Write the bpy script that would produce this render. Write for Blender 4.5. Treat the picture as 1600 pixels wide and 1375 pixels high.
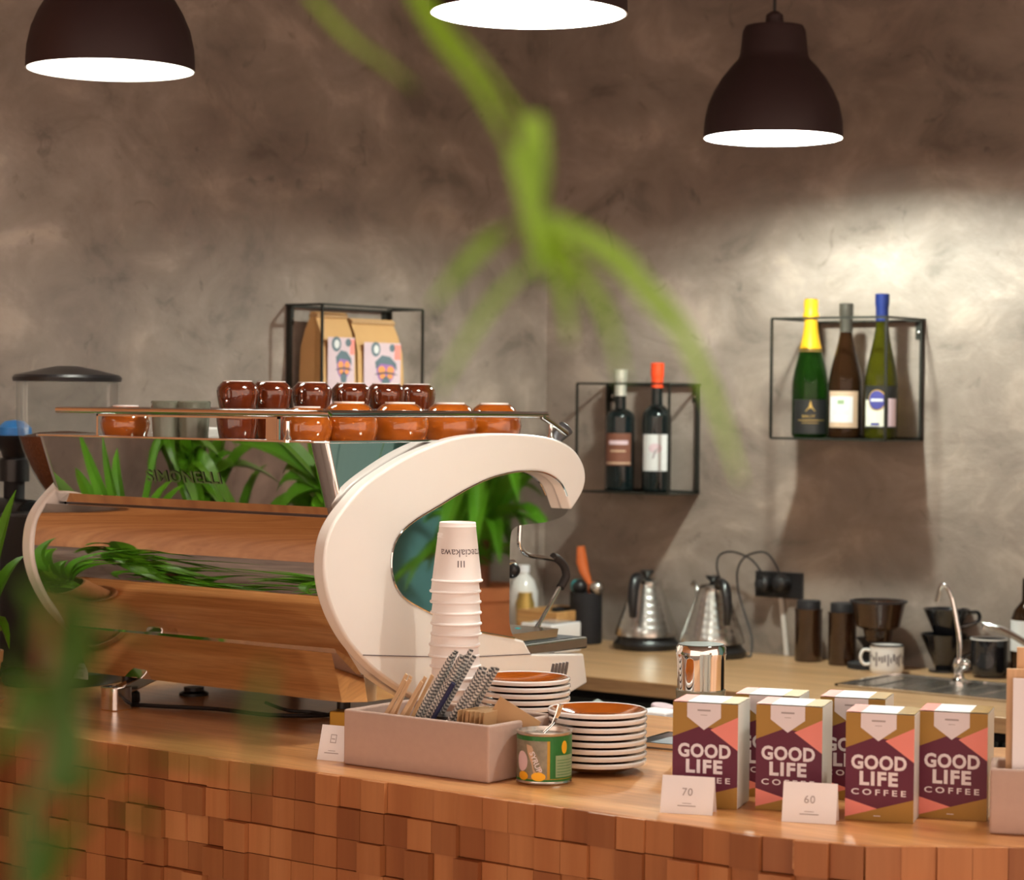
import bpy, bmesh, math, random
from mathutils import Vector, Matrix, Euler
random.seed(7)
PI = math.pi
for o in list(bpy.data.objects): bpy.data.objects.remove(o, do_unlink=True)
COL = bpy.context.scene.collection
SC = bpy.context.scene

# ------------------------------------------------------------------ camera
FPX, W, H = 3600.0, 1600.0, 1375.0
YAW, PITCH, ROLL = math.radians(37.5), math.atan(62.5/3600), 0.010
CAM = Vector((0, 0, 1.58))
f0 = Vector((-math.sin(YAW)*math.cos(PITCH), math.cos(YAW)*math.cos(PITCH), -math.sin(PITCH)))
r0 = Vector((math.cos(YAW), math.sin(YAW), 0))
u0 = r0.cross(f0)
RT = r0*math.cos(ROLL)+u0*math.sin(ROLL)
UP = u0*math.cos(ROLL)-r0*math.sin(ROLL)
cam_d = bpy.data.cameras.new('camera'); cam = bpy.data.objects.new('camera', cam_d); COL.objects.link(cam)
cam_d.sensor_width = 36; cam_d.lens = FPX/W*36; cam_d.clip_start = 0.05; cam_d.clip_end = 60
m = Matrix((RT, UP, -f0)).transposed().to_4x4(); m.translation = CAM
cam.matrix_world = m
SC.camera = cam
cam_d.dof.use_dof = True; cam_d.dof.focus_distance = 3.45; cam_d.dof.aperture_fstop = 6.2

# ------------------------------------------------------------------ exposure / world
SC.view_settings.view_transform = 'Standard'; SC.view_settings.look = 'None'
SC.view_settings.gamma = 1; SC.view_settings.exposure = 0.12
try: SC.view_settings.use_curve_mapping = False
except Exception: pass
world = bpy.data.worlds.new('world'); SC.world = world; world.use_nodes = True
bg = world.node_tree.nodes['Background']
bg.inputs[0].default_value = (1.0, 0.72, 0.56, 1); bg.inputs[1].default_value = 1.85

def P(x, y, X=None, Y=None, z=None, t=None):
    """the real point that a ray through photo pixel (x, y) meets on one plane of the room"""
    d = f0 + RT*((x-W/2)/FPX) - UP*((y-H/2)/FPX)
    if X is not None: k = (X-CAM.x)/d.x
    elif Y is not None: k = (Y-CAM.y)/d.y
    elif z is not None: k = (z-CAM.z)/d.z
    else: k = t
    return CAM + d*k

# ------------------------------------------------------------------ materials
def rgb(c): return (c[0], c[1], c[2], 1)
def new_mat(name):
    m = bpy.data.materials.new(name); m.use_nodes = True
    nt = m.node_tree; b = nt.nodes['Principled BSDF']; return m, nt, b
def mat(name, c, rough=.5, metal=0, var=.06, scale=30, trans=0, ior=1.45, coat=0, bump=0, emit=0, spec=None, sss=0):
    m, nt, b = new_mat(name)
    N, L = nt.nodes, nt.links
    b.inputs['Roughness'].default_value = rough; b.inputs['Metallic'].default_value = metal
    b.inputs['Transmission Weight'].default_value = trans; b.inputs['IOR'].default_value = ior
    b.inputs['Coat Weight'].default_value = coat
    if spec is not None: b.inputs['Specular IOR Level'].default_value = spec
    if sss:
        b.inputs['Subsurface Weight'].default_value = sss; b.inputs['Subsurface Radius'].default_value = (.01,.01,.01)
    tc = N.new('ShaderNodeTexCoord'); no = N.new('ShaderNodeTexNoise'); no.inputs['Scale'].default_value = scale
    no.inputs['Detail'].default_value = 4
    L.new(tc.outputs['Object'], no.inputs['Vector'])
    mx = N.new('ShaderNodeMix'); mx.data_type = 'RGBA'
    mx.inputs[6].default_value = rgb([max(0, v*(1-var)) for v in c]); mx.inputs[7].default_value = rgb([min(1, v*(1+var)) for v in c])
    L.new(no.outputs['Fac'], mx.inputs[0]); L.new(mx.outputs[2], b.inputs['Base Color'])
    if emit:
        b.inputs['Emission Strength'].default_value = emit; b.inputs['Emission Color'].default_value = rgb(c)
    if bump:
        bp = N.new('ShaderNodeBump'); bp.inputs['Strength'].default_value = bump; bp.inputs['Distance'].default_value = .002
        L.new(no.outputs['Fac'], bp.inputs['Height']); L.new(bp.outputs[0], b.inputs['Normal'])
    return m
def ramp(N, pts):
    r = N.new('ShaderNodeValToRGB'); e = r.color_ramp.elements
    e[0].position, e[0].color = pts[0][0], rgb(pts[0][1]); e[1].position, e[1].color = pts[-1][0], rgb(pts[-1][1])
    for p, c in pts[1:-1]:
        k = e.new(p); k.color = rgb(c)
    return r
def mat_wood(name, a, b_, c_, axis='X', scale=1.0, rough=.35, coat=.2, islands=False, grain=.5):
    m, nt, b = new_mat(name); N, L = nt.nodes, nt.links
    tc = N.new('ShaderNodeTexCoord'); mp = N.new('ShaderNodeMapping')
    s = {'X': (.9, 14, 14), 'Y': (14, .9, 14), 'Z': (14, 14, .9)}[axis]
    mp.inputs['Scale'].default_value = tuple(v*scale for v in s)
    L.new(tc.outputs['Object'], mp.inputs[0])
    no = N.new('ShaderNodeTexNoise'); no.inputs['Scale'].default_value = 1.6; no.inputs['Detail'].default_value = 7; no.inputs['Distortion'].default_value = .6
    L.new(mp.outputs[0], no.inputs['Vector'])
    r = ramp(N, [(.3, a), (.5, b_), (.72, c_)]); L.new(no.outputs['Fac'], r.inputs[0])
    fine = N.new('ShaderNodeTexNoise'); fine.inputs['Scale'].default_value = 14; fine.inputs['Detail'].default_value = 3
    L.new(mp.outputs[0], fine.inputs['Vector'])
    mx = N.new('ShaderNodeMix'); mx.data_type = 'RGBA'; mx.blend_type = 'MULTIPLY'; mx.inputs[0].default_value = grain
    r2 = ramp(N, [(.35, (.62, .55, .5)), (.6, (1, 1, 1))]); L.new(fine.outputs['Fac'], r2.inputs[0])
    L.new(r.outputs[0], mx.inputs[6]); L.new(r2.outputs[0], mx.inputs[7])
    out = mx.outputs[2]
    if islands:
        g = N.new('ShaderNodeNewGeometry'); r3 = ramp(N, [(0, (.55, .45, .38)), (.5, (.85, .8, .76)), (1, (1.0, 1.0, 1.0))])
        L.new(g.outputs['Random Per Island'], r3.inputs[0])
        m2 = N.new('ShaderNodeMix'); m2.data_type = 'RGBA'; m2.blend_type = 'MULTIPLY'; m2.inputs[0].default_value = 1
        L.new(out, m2.inputs[6]); L.new(r3.outputs[0], m2.inputs[7]); out = m2.outputs[2]
    L.new(out, b.inputs['Base Color']); b.inputs['Roughness'].default_value = rough; b.inputs['Coat Weight'].default_value = coat
    b.inputs['Coat Roughness'].default_value = .25
    bp = N.new('ShaderNodeBump'); bp.inputs['Strength'].default_value = .08; bp.inputs['Distance'].default_value = .001
    L.new(fine.outputs['Fac'], bp.inputs['Height']); L.new(bp.outputs[0], b.inputs['Normal'])
    return m
def mat_plaster(name, dark, mid, light):
    m, nt, b = new_mat(name); N, L = nt.nodes, nt.links
    tc = N.new('ShaderNodeTexCoord')
    def noise(sc, det, dist, sx=(1, 1, 1)):
        mp = N.new('ShaderNodeMapping'); mp.inputs['Scale'].default_value = sx; L.new(tc.outputs['Object'], mp.inputs[0])
        n = N.new('ShaderNodeTexNoise'); n.inputs['Scale'].default_value = sc; n.inputs['Detail'].default_value = det; n.inputs['Distortion'].default_value = dist
        n.inputs['Roughness'].default_value = .6
        L.new(mp.outputs[0], n.inputs['Vector']); return n
    n1 = noise(1.3, 9, .35); n2 = noise(4.5, 9, .5, (1, 1, 1.5)); n3 = noise(12, 8, .9)
    r1 = ramp(N, [(.32, dark), (.5, mid), (.68, light)]); L.new(n1.outputs['Fac'], r1.inputs[0])
    r2 = ramp(N, [(.34, (.50, .49, .47)), (.43, (.80, .80, .79)), (.55, (1.0, 1.0, 1.0)), (.66, (1.4, 1.4, 1.38))]); L.new(n2.outputs['Fac'], r2.inputs[0])
    r3 = ramp(N, [(.27, (.35, .35, .33)), (.38, (1, 1, 1)), (.64, (1, 1, 1)), (.74, (1.4, 1.37, 1.32))]); L.new(n3.outputs['Fac'], r3.inputs[0])
    def mul(a, c, f):
        x = N.new('ShaderNodeMix'); x.data_type = 'RGBA'; x.blend_type = 'MULTIPLY'; x.inputs[0].default_value = f
        L.new(a, x.inputs[6]); L.new(c, x.inputs[7]); return x.outputs[2]
    o = mul(r1.outputs[0], r2.outputs[0], .85); o = mul(o, r3.outputs[0], .65)
    L.new(o, b.inputs['Base Color']); b.inputs['Roughness'].default_value = .55
    ad = N.new('ShaderNodeMath'); ad.operation = 'ADD'; L.new(n2.outputs['Fac'], ad.inputs[0])
    ml = N.new('ShaderNodeMath'); ml.operation = 'MULTIPLY'; ml.inputs[1].default_value = .5; L.new(n3.outputs['Fac'], ml.inputs[0]); L.new(ml.outputs[0], ad.inputs[1])
    bp = N.new('ShaderNodeBump'); bp.inputs['Strength'].default_value = .5; bp.inputs['Distance'].default_value = .010
    L.new(ad.outputs[0], bp.inputs['Height']); L.new(bp.outputs[0], b.inputs['Normal'])
    return m
M = {}
M['plaster'] = mat_plaster('grey_brown_plaster', (.20, .152, .125), (.285, .226, .190), (.37, .305, .265))
M['worktop'] = mat_wood('honey_oak', (.50, .20, .06), (.70, .32, .11), (.84, .45, .19), 'X', rough=.28, coat=.35)
M['worktop2'] = mat_wood('oak_back', (.42, .24, .11), (.53, .31, .15), (.62, .38, .20), 'X', rough=.35)
M['block'] = mat_wood('block_wood', (.44, .155, .05), (.51, .205, .07), (.59, .26, .10), 'Z', scale=.6, rough=.55, coat=0, islands=True, grain=.15)
M['ply'] = mat_wood('pale_ply', (.60, .36, .18), (.70, .45, .25), (.78, .54, .32), 'Z', rough=.5, coat=0)
M['crate'] = mat_wood('crate_wood', (.50, .25, .08), (.62, .33, .12), (.70, .40, .16), 'X', rough=.5, coat=0)
M['mirror'] = mat('mirror_steel', (.80, .80, .80), .035, 1, .01, 4)
M['chrome'] = mat('chrome', (.85, .85, .86), .07, 1, .01)
M['steel'] = mat('brushed_steel', (.62, .60, .57), .27, 1, .08, 60)
M['steel_dark'] = mat('dark_steel', (.20, .20, .22), .4, 1, .1)
M['white_panel'] = mat('white_panel', (.82, .785, .75), .28, 0, .01, coat=.3)
M['paper_white'] = mat('white_paper', (.90, .89, .93), .6, 0, .02)
M['cup_white'] = mat('white_card', (.88, .83, .82), .55, 0, .02)
M['black'] = mat('black_plastic', (.012, .011, .012), .35, 0, .2)
M['black_metal'] = mat('black_metal', (.02, .02, .016), .45, .3, .2)
M['black_rubber'] = mat('black_rubber', (.03, .022, .02), .6, 0, .2)
M['blackmatte'] = mat('matte_black', (.012, .01, .012), .7, 0, .2)
M['shade'] = mat('lamp_shade_black', (.035, .018, .02), .55, .1, .1)
M['shade_in'] = mat('lamp_shade_white', (.9, .92, .9), .5, 0, .01)
M['amber'] = mat('amber_glaze', (.30, .066, .005), .08, 0, .25, 25, coat=1)
M['brown_glaze'] = mat('brown_glaze', (.085, .013, .003), .07, 0, .3, 25, coat=1)
M['ceramic'] = mat('white_glaze', (.88, .86, .87), .12, 0, .02, coat=.8)
M['concrete'] = mat('pinkish_concrete', (.50, .365, .31), .75, 0, .06, 80, bump=.15)
M['kraft'] = mat('kraft_paper', (.58, .33, .13), .65, 0, .12, 12, bump=.3)
M['kraft2'] = mat('kraft_card', (.48, .29, .14), .7, 0, .08)
M['stick'] = mat_wood('stir_wood', (.72, .48, .28), (.80, .58, .36), (.86, .66, .44), 'Z', rough=.6, coat=0)
M['glass'] = mat('clear_glass', (.96, .97, .97), .02, 0, .01, trans=1, ior=1.1)
M['tumbler'] = mat('smoke_glass', (.30, .31, .24), .12, 0, .1, trans=.5)
M['beans'] = mat('coffee_beans', (.17, .055, .02), .4, 0, .5, 220, bump=1.0)
M['smoke_brown'] = mat('smoked_plastic', (.055, .022, .010), .12, 0, .15, trans=.35, coat=.5)
M['gold'] = mat('box_gold', (.36, .20, .035), .42, .2, .06)
M['purple'] = mat('box_purple', (.11, .003, .032), .45, 0, .05)
M['pink'] = mat('box_pink', (.85, .28, .24), .5, 0, .03)
M['letter_white'] = mat('print_white', (.80, .76, .82), .5, 0, .02)
M['box_side'] = mat('box_side_paper', (.74, .74, .70), .35, 0, .08, 18)
M['grey_print'] = mat('grey_print', (.38, .34, .36), .6, 0, .02)
M['dark_print'] = mat('dark_print', (.13, .10, .11), .6, 0, .05)
M['teal'] = mat('teal_paint', (.16, .40, .40), .6, 0, .05)
M['teal_glass'] = mat('teal_rubber', (.03, .38, .40), .4, 0, .05)
M['blue'] = mat('blue_plastic', (.03, .20, .55), .4, 0, .05)
M['terracotta'] = mat('terracotta', (.52, .17, .06), .7, 0, .12)
M['pot_beige'] = mat('beige_pot', (.48, .26, .12), .7, 0, .1)
M['soil'] = mat('soil', (.06, .03, .015), .9, 0, .4, 90, bump=1)
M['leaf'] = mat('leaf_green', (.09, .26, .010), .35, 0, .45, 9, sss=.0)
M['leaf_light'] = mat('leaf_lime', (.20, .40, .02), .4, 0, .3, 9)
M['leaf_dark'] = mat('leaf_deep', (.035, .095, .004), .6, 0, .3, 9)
for k in ('leaf', 'leaf_light', 'leaf_dark'):
    M[k].node_tree.nodes['Principled BSDF'].inputs['Transmission Weight'].default_value = 0
M['stem'] = mat('stem_brown', (.22, .07, .03), .6, 0, .2)
M['bottle_green'] = mat('green_glass', (.014, .06, .006), .05, 0, .1, trans=.75, ior=1.3)
M['bottle_olive'] = mat('olive_glass', (.085, .085, .005), .05, 0, .1, trans=.75, ior=1.3)
M['bottle_brown'] = mat('brown_glass', (.025, .010, .004), .05, 0, .1, trans=.4, ior=1.3)
M['bottle_dark'] = mat('dark_wine_glass', (.006, .010, .010), .05, 0, .1)
M['foil_yellow'] = mat('yellow_foil', (.90, .48, .02), .35, .3, .08)
M['foil_blue'] = mat('blue_foil', (.012, .025, .13), .3, .4, .05)
M['foil_red'] = mat('red_foil', (.90, .07, .015), .4, 0, .05)
M['foil_silver'] = mat('silver_foil', (.62, .62, .55), .35, .5, .3, 120)
M['foil_grey'] = mat('grey_foil', (.06, .055, .045), .35, .4, .1)
M['lab_black'] = mat('label_black', (.012, .012, .012), .4, 0, .05)
M['lab_gold'] = mat('label_gold', (.55, .36, .10), .35, .5, .1)
M['lab_cream'] = mat('label_cream', (.72, .70, .58), .6, 0, .03)
M['lab_tan'] = mat('label_tan', (.55, .38, .26), .6, 0, .03)
M['lab_white'] = mat('label_white', (.70, .70, .70), .6, 0, .04)
M['lab_brown'] = mat('label_brown', (.17, .06, .035), .6, 0, .2, 60)
M['lab_blue'] = mat('label_blue', (.05, .05, .22), .5, 0, .05)
M['lilac'] = mat('label_lilac', (.66, .50, .55), .6, 0, .08)
M['orange'] = mat('print_orange', (.85, .32, .10), .6, 0, .05)
M['violet'] = mat('print_violet', (.34, .16, .42), .6, 0, .05)
M['slate'] = mat('print_slate', (.12, .17, .20), .6, 0, .1)
M['green_tin'] = mat('tin_green', (.02, .16, .03), .35, .2, .2, 60)
M['tin_grey'] = mat('tin_grey_art', (.24, .22, .16), .4, .3, .6, 90)
M['tin_pale'] = mat('tin_pale_green', (.28, .38, .22), .4, .2, .15, 90)
M['tin_gold'] = mat('tin_gold', (.50, .28, .03), .35, .4, .1)
M['enamel'] = mat('white_enamel', (.80, .78, .76), .2, 0, .02, coat=.6)
M['enamel_black'] = mat('black_enamel', (.010, .011, .014), .15, 0, .1, coat=.6)
M['cable_white'] = mat('white_cable', (.62, .56, .52), .6, 0, .03)
M['cloth'] = mat('grey_cloth', (.34, .37, .34), .9, 0, .1, 60, bump=.6)
M['redwood'] = mat('red_wood_handle', (.50, .10, .015), .45, 0, .12)
M['floor'] = mat('dark_concrete_floor', (.20, .17, .15), .6, 0, .15, 4)
M['ceiling'] = mat('painted_ceiling', (.26, .20, .16), .8, 0, .08, 3)
M['room'] = mat('warm_wall', (.45, .34, .27), .8, 0, .08, 3)
M['panelwood'] = mat_wood('added_panel_wood', (.46, .18, .055), (.60, .26, .08), (.70, .34, .12), 'Z', rough=.5)
# thin glass for the hopper: mostly see-through with clear reflections
def thin_glass(name, tint=(1, 1, 1), refl=.10):
    m, nt, b = new_mat(name); N, L = nt.nodes, nt.links
    out = N['Material Output']; tr = N.new('ShaderNodeBsdfTransparent'); gl = N.new('ShaderNodeBsdfGlossy')
    gl.inputs['Roughness'].default_value = .03; fr = N.new('ShaderNodeLayerWeight'); fr.inputs[0].default_value = .22
    no = N.new('ShaderNodeTexNoise'); no.inputs['Scale'].default_value = 3
    mr = N.new('ShaderNodeMix'); mr.data_type = 'RGBA'; mr.inputs[6].default_value = rgb(tint); mr.inputs[7].default_value = rgb([v*.97 for v in tint])
    L.new(no.outputs['Fac'], mr.inputs[0]); L.new(mr.outputs[2], tr.inputs[0])
    mx = N.new('ShaderNodeMixShader'); mm = N.new('ShaderNodeMath'); mm.operation = 'MULTIPLY'; mm.inputs[1].default_value = .35; L.new(fr.outputs['Fresnel'], mm.inputs[0]); L.new(mm.outputs[0], mx.inputs[0]); L.new(tr.outputs[0], mx.inputs[1]); L.new(gl.outputs[0], mx.inputs[2])
    L.new(mx.outputs[0], out.inputs[0]); return m
M['hopper_glass'] = thin_glass('hopper_clear', (.93, .95, .95))
# bulb: emits
def emitter(name, c, s):
    m, nt, b = new_mat(name); b.inputs['Base Color'].default_value = rgb(c); b.inputs['Emission Color'].default_value = rgb(c); b.inputs['Emission Strength'].default_value = s
    return m
M['bulb'] = emitter('bulb_glow', (1.0, .97, .86), 480); M['bulb_bright'] = emitter('bulb_glow_bright', (.90, 1.0, .90), 1150); M['bulb_dim'] = emitter('bulb_glow_dim', (1.0, .97, .88), 90)

# ------------------------------------------------------------------ mesh helpers
class MB:
    def __init__(s, off=(0, 0, 0)): s.bm = bmesh.new(); s.mi = 0; s.off = Vector(off)
    def v(s, p): return s.bm.verts.new(Vector(p)-s.off)
    def face(s, vs):
        try:
            f = s.bm.faces.new(vs); f.material_index = s.mi; return f
        except ValueError: return None
    def box(s, a, b, mtx=None):
        a, b = Vector(a), Vector(b); c = []
        for i in range(8):
            p = Vector((b.x if i & 1 else a.x, b.y if i & 2 else a.y, b.z if i & 4 else a.z))
            c.append(s.v(mtx @ p if mtx else p))
        for q in ((0, 2, 3, 1), (4, 5, 7, 6), (0, 1, 5, 4), (2, 6, 7, 3), (0, 4, 6, 2), (1, 3, 7, 5)): s.face([c[i] for i in q])
        return s
    def prism(s, pts, a, b, axis='X', cap=True):
        """pts 2-D polygon; extruded from a to b along axis"""
        def mk(p, k):
            return {'X': (k, p[0], p[1]), 'Y': (p[0], k, p[1]), 'Z': (p[0], p[1], k)}[axis]
        A = [s.v(mk(p, a)) for p in pts]; B = [s.v(mk(p, b)) for p in pts]; n = len(pts)
        for i in range(n): s.face([A[i], A[(i+1) % n], B[(i+1) % n], B[i]])
        if cap: s.face(A[::-1]); s.face(B)
        return s
    def lathe(s, prof, c=(0, 0, 0), seg=32, caps=True, mtx=None, a0=0, a1=2*PI):
        full = abs(a1-a0-2*PI) < 1e-6; n = seg if full else seg+1
        rings = []
        for r, z in prof:
            if r < 1e-6:
                p = Vector((0, 0, z)); p = mtx @ p if mtx else p
                rings.append([s.v(p+Vector(c))])
            else:
                R = []
                for i in range(n):
                    a = a0+(a1-a0)*i/seg; p = Vector((r*math.cos(a), r*math.sin(a), z)); p = mtx @ p if mtx else p
                    R.append(s.v(p+Vector(c)))
                rings.append(R)
        for A, B in zip(rings, rings[1:]):
            for i in range(n if full else n-1):
                j = (i+1) % n
                if len(A) == 1 and len(B) == 1: continue
                if len(A) == 1: s.face([A[0], B[j], B[i]])
                elif len(B) == 1: s.face([A[i], A[j], B[0]])
                else: s.face([A[i], A[j], B[j], B[i]])
        if caps and full:
            if len(rings[0]) > 1: s.face(rings[0][::-1])
            if len(rings[-1]) > 1: s.face(rings[-1])
        return s
    def tube(s, pts, r, seg=12, cap=True, flat=1.0):
        pts = [Vector(p) for p in pts]; rr = r if isinstance(r, (list, tuple)) else [r]*len(pts); rings = []; pu = None
        for i, p in enumerate(pts):
            d = (pts[min(i+1, len(pts)-1)]-pts[max(i-1, 0)])
            if d.length < 1e-9: d = Vector((0, 0, 1))
            d.normalize()
            u = (pu - d*pu.dot(d)) if pu else d.orthogonal()
            if u.length < 1e-6: u = d.orthogonal()
            u.normalize(); pu = u; w = d.cross(u)
            rings.append([s.v(p+u*rr[i]*math.cos(2*PI*k/seg)+w*rr[i]*flat*math.sin(2*PI*k/seg)) for k in range(seg)])
        for A, B in zip(rings, rings[1:]):
            for k in range(seg): s.face([A[k], A[(k+1) % seg], B[(k+1) % seg], B[k]])
        if cap: s.face(rings[0][::-1]); s.face(rings[-1])
        return s
    def sphere(s, c, r, sc=(1, 1, 1), seg=20):
        n = seg//2; prof = [(r*math.sin(PI*i/n), -r*math.cos(PI*i/n)) for i in range(n+1)]
        prof[0] = (0, -r); prof[-1] = (0, r)
        return s.lathe(prof, c, seg, mtx=Matrix.Diagonal(Vector((*sc, 1))))
    def leaf(s, pts, w, side, fold=.25):
        """a blade: rounded strap folded along its midrib, following pts; side = width direction"""
        pts = [Vector(p) for p in pts]; side = Vector(side).normalized(); n = len(pts); rows = []
        for i, p in enumerate(pts):
            t = i/(n-1); k = w*math.sin(PI*(.12+.88*t)**.8)**.7 if t < 1 else 0
            k = max(k, w*.04)
            d = (pts[min(i+1, n-1)]-pts[max(i-1, 0)]).normalized(); sd = (side-d*side.dot(d)).normalized(); nn = d.cross(sd)
            rows.append([s.v(p-sd*k/2+nn*k*fold), s.v(p), s.v(p+sd*k/2+nn*k*fold)])
        for A, B in zip(rows, rows[1:]):
            s.face([A[0], A[1], B[1], B[0]]); s.face([A[1], A[2], B[2], B[1]])
        return s
    def build(s, name, mats, parent=None, smooth=True, ang=35, bevel=0, solid=0):
        bmesh.ops.recalc_face_normals(s.bm, faces=s.bm.faces)
        me = bpy.data.meshes.new(name); s.bm.to_mesh(me); s.bm.free()
        for k in (mats if isinstance(mats, (list, tuple)) else [mats]): me.materials.append(M[k])
        if smooth:
            me.polygons.foreach_set('use_smooth', [True]*len(me.polygons)); me.set_sharp_from_angle(angle=math.radians(ang))
        o = bpy.data.objects.new(name, me); COL.objects.link(o)
        if parent: o.parent = parent
        if solid:
            md = o.modifiers.new('solid', 'SOLIDIFY'); md.thickness = solid; md.offset = 0
        if bevel:
            md = o.modifiers.new('bevel', 'BEVEL'); md.width = bevel; md.segments = 3; md.limit_method = 'ANGLE'; md.angle_limit = math.radians(50)
        return o
def tag(o, label, cat, group=None, kind=None):
    o['label'] = label; o['category'] = cat
    if group: o['group'] = group
    if kind: o['kind'] = kind
    return o
def thing(name, label, cat, loc=(0, 0, 0), rz=0, group=None):
    o = bpy.data.objects.new(name, None); COL.objects.link(o); o.empty_display_size = .02
    o.location = loc; o.rotation_euler = (0, 0, rz); return tag(o, label, cat, group)
def struct(o): o['kind'] = 'structure'; return o
def dup(root, loc=None, rz=None, label=None, group=None):
    r = root.copy(); COL.objects.link(r)
    if loc is not None: r.location = loc
    if rz is not None: r.rotation_euler = (0, 0, rz)
    if label: r['label'] = label
    if group: r['group'] = group
    kids = [c for c in bpy.data.objects if c.parent == root]
    for c in kids:
        d = c.copy(); COL.objects.link(d); d.parent = r
        for g in [g for g in bpy.data.objects if g.parent == c]:
            e = g.copy(); COL.objects.link(e); e.parent = d
    return r
def text_mesh(txt, size, bold=0, spacing=1.0, extrude=0):
    cu = bpy.data.curves.new('t', 'FONT'); cu.body = txt; cu.size = size; cu.offset = bold; cu.space_character = spacing
    cu.align_x = 'CENTER'; cu.align_y = 'CENTER'; cu.extrude = extrude; cu.resolution_u = 3
    o = bpy.data.objects.new('t', cu); COL.objects.link(o); bpy.context.view_layer.update()
    dg = bpy.context.evaluated_depsgraph_get(); me = bpy.data.meshes.new_from_object(o.evaluated_get(dg))
    V = [tuple(v.co) for v in me.vertices]; F = [tuple(p.vertices) for p in me.polygons]
    bpy.data.objects.remove(o, do_unlink=True); bpy.data.curves.remove(cu); bpy.data.meshes.remove(me)
    return V, F
class Decal:
    """flat printed shapes on a real surface: frame origin o, right u, up v, normal n (local coordinates)"""
    def __init__(s, o, u, v, fn=None): s.o, s.u, s.w = Vector(o), Vector(u), Vector(v); s.n = s.u.cross(s.w).normalized(); s.mb = MB(); s.mats = []; s.fn = fn
    def _p(s, a, b, l): return s.fn(a, b, l) if s.fn else s.o+s.u*a+s.w*b+s.n*l
    def _m(s, m):
        if m not in s.mats: s.mats.append(m)
        s.mb.mi = s.mats.index(m)
    def poly(s, pts, m, l=.0004): s._m(m); s.mb.face([s.mb.v(s._p(a, b, l)) for a, b in pts]); return s
    def rect(s, a, b, c, d, m, l=.0004, n=1):
        s._m(m)
        for i in range(n):
            x0 = a+(c-a)*i/n; x1 = a+(c-a)*(i+1)/n
            s.mb.face([s.mb.v(s._p(*q, l)) for q in ((x0, b), (x1, b), (x1, d), (x0, d))])
        return s
    def disc(s, a, b, rx, ry, m, l=.0006, n=20):
        if s.fn:
            s._m(m); q = [(a-rx*math.cos(PI*i/14), ry*math.sin(PI*i/14)) for i in range(15)]
            for (x1, h1), (x2, h2) in zip(q, q[1:]):
                s.mb.face([s.mb.v(s._p(*p, l)) for p in ((x1, b-h1), (x2, b-h2), (x2, b+h2), (x1, b+h1))])
            return s
        return s.poly([(a+rx*math.cos(2*PI*i/n), b+ry*math.sin(2*PI*i/n)) for i in range(n)], m, l)
    def text(s, txt, a, b, size, m, bold=0, l=.0008, width=None, spacing=1.0, rot=False):
        V, F = text_mesh(txt, size, bold, spacing); s._m(m)
        xs = [p[0] for p in V]; ys = [p[1] for p in V]; cx, cy = (min(xs)+max(xs))/2, (min(ys)+max(ys))/2; k = width/(max(xs)-min(xs)) if width else 1
        sg = -1 if rot else 1
        vs = [s.mb.v(s._p(a+sg*(p[0]-cx)*k, b+sg*(p[1]-cy), l)) for p in V]
        for f in F: s.mb.face([vs[i] for i in f])
        return s
    def build(s, name, parent):
        me = bpy.data.meshes.new(name); s.mb.bm.to_mesh(me); s.mb.bm.free()
        for k in s.mats: me.materials.append(M[k])
        o = bpy.data.objects.new(name, me); COL.objects.link(o); o.parent = parent; return o
def arc(c, r, a0, a1, n=8, ax=(0, 1)):
    out = []
    for i in range(n+1):
        a = a0+(a1-a0)*i/n; out.append((c[0]+r*math.cos(a), c[1]+r*math.sin(a)))
    return out
def smooth_path(pts, n=6):
    pts = [Vector(p) for p in pts]; out = []
    for i in range(len(pts)-1):
        p0 = pts[max(i-1, 0)]; p1 = pts[i]; p2 = pts[i+1]; p3 = pts[min(i+2, len(pts)-1)]
        for k in range(n):
            t = k/n
            out.append(.5*((2*p1)+(p2-p0)*t+(2*p0-5*p1+4*p2-p3)*t*t+(3*p1-p0-3*p2+p3)*t**3))
    out.append(pts[-1]); return out

# ------------------------------------------------------------------ the room
XW, YW, ZC = -3.58, 4.81, 3.1          # left wall, back wall, ceiling
BAR, BACK = 1.05, .97
struct(MB().box((XW-.2, YW, 0), (2.4, YW+.2, ZC)).build('wall_back', 'plaster', smooth=False))
struct(MB().box((XW-.2, -2.5, 0), (XW, YW, ZC)).build('wall_left', 'plaster', smooth=False))
struct(MB().box((XW, -2.5, 1.30), (XW+.03, 2.40, ZC)).build('added_trim_1', 'panelwood', smooth=False))  # added wood panelling, unseen, gives the mirrors their orange-brown reflection
struct(MB().box((XW-.2, -2.5, -.1), (2.4, YW+.2, 0)).build('floor', 'floor', smooth=False))
struct(MB().box((XW-.2, -2.5, ZC), (2.4, YW+.2, ZC+.1)).build('ceiling', 'ceiling', smooth=False))

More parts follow.
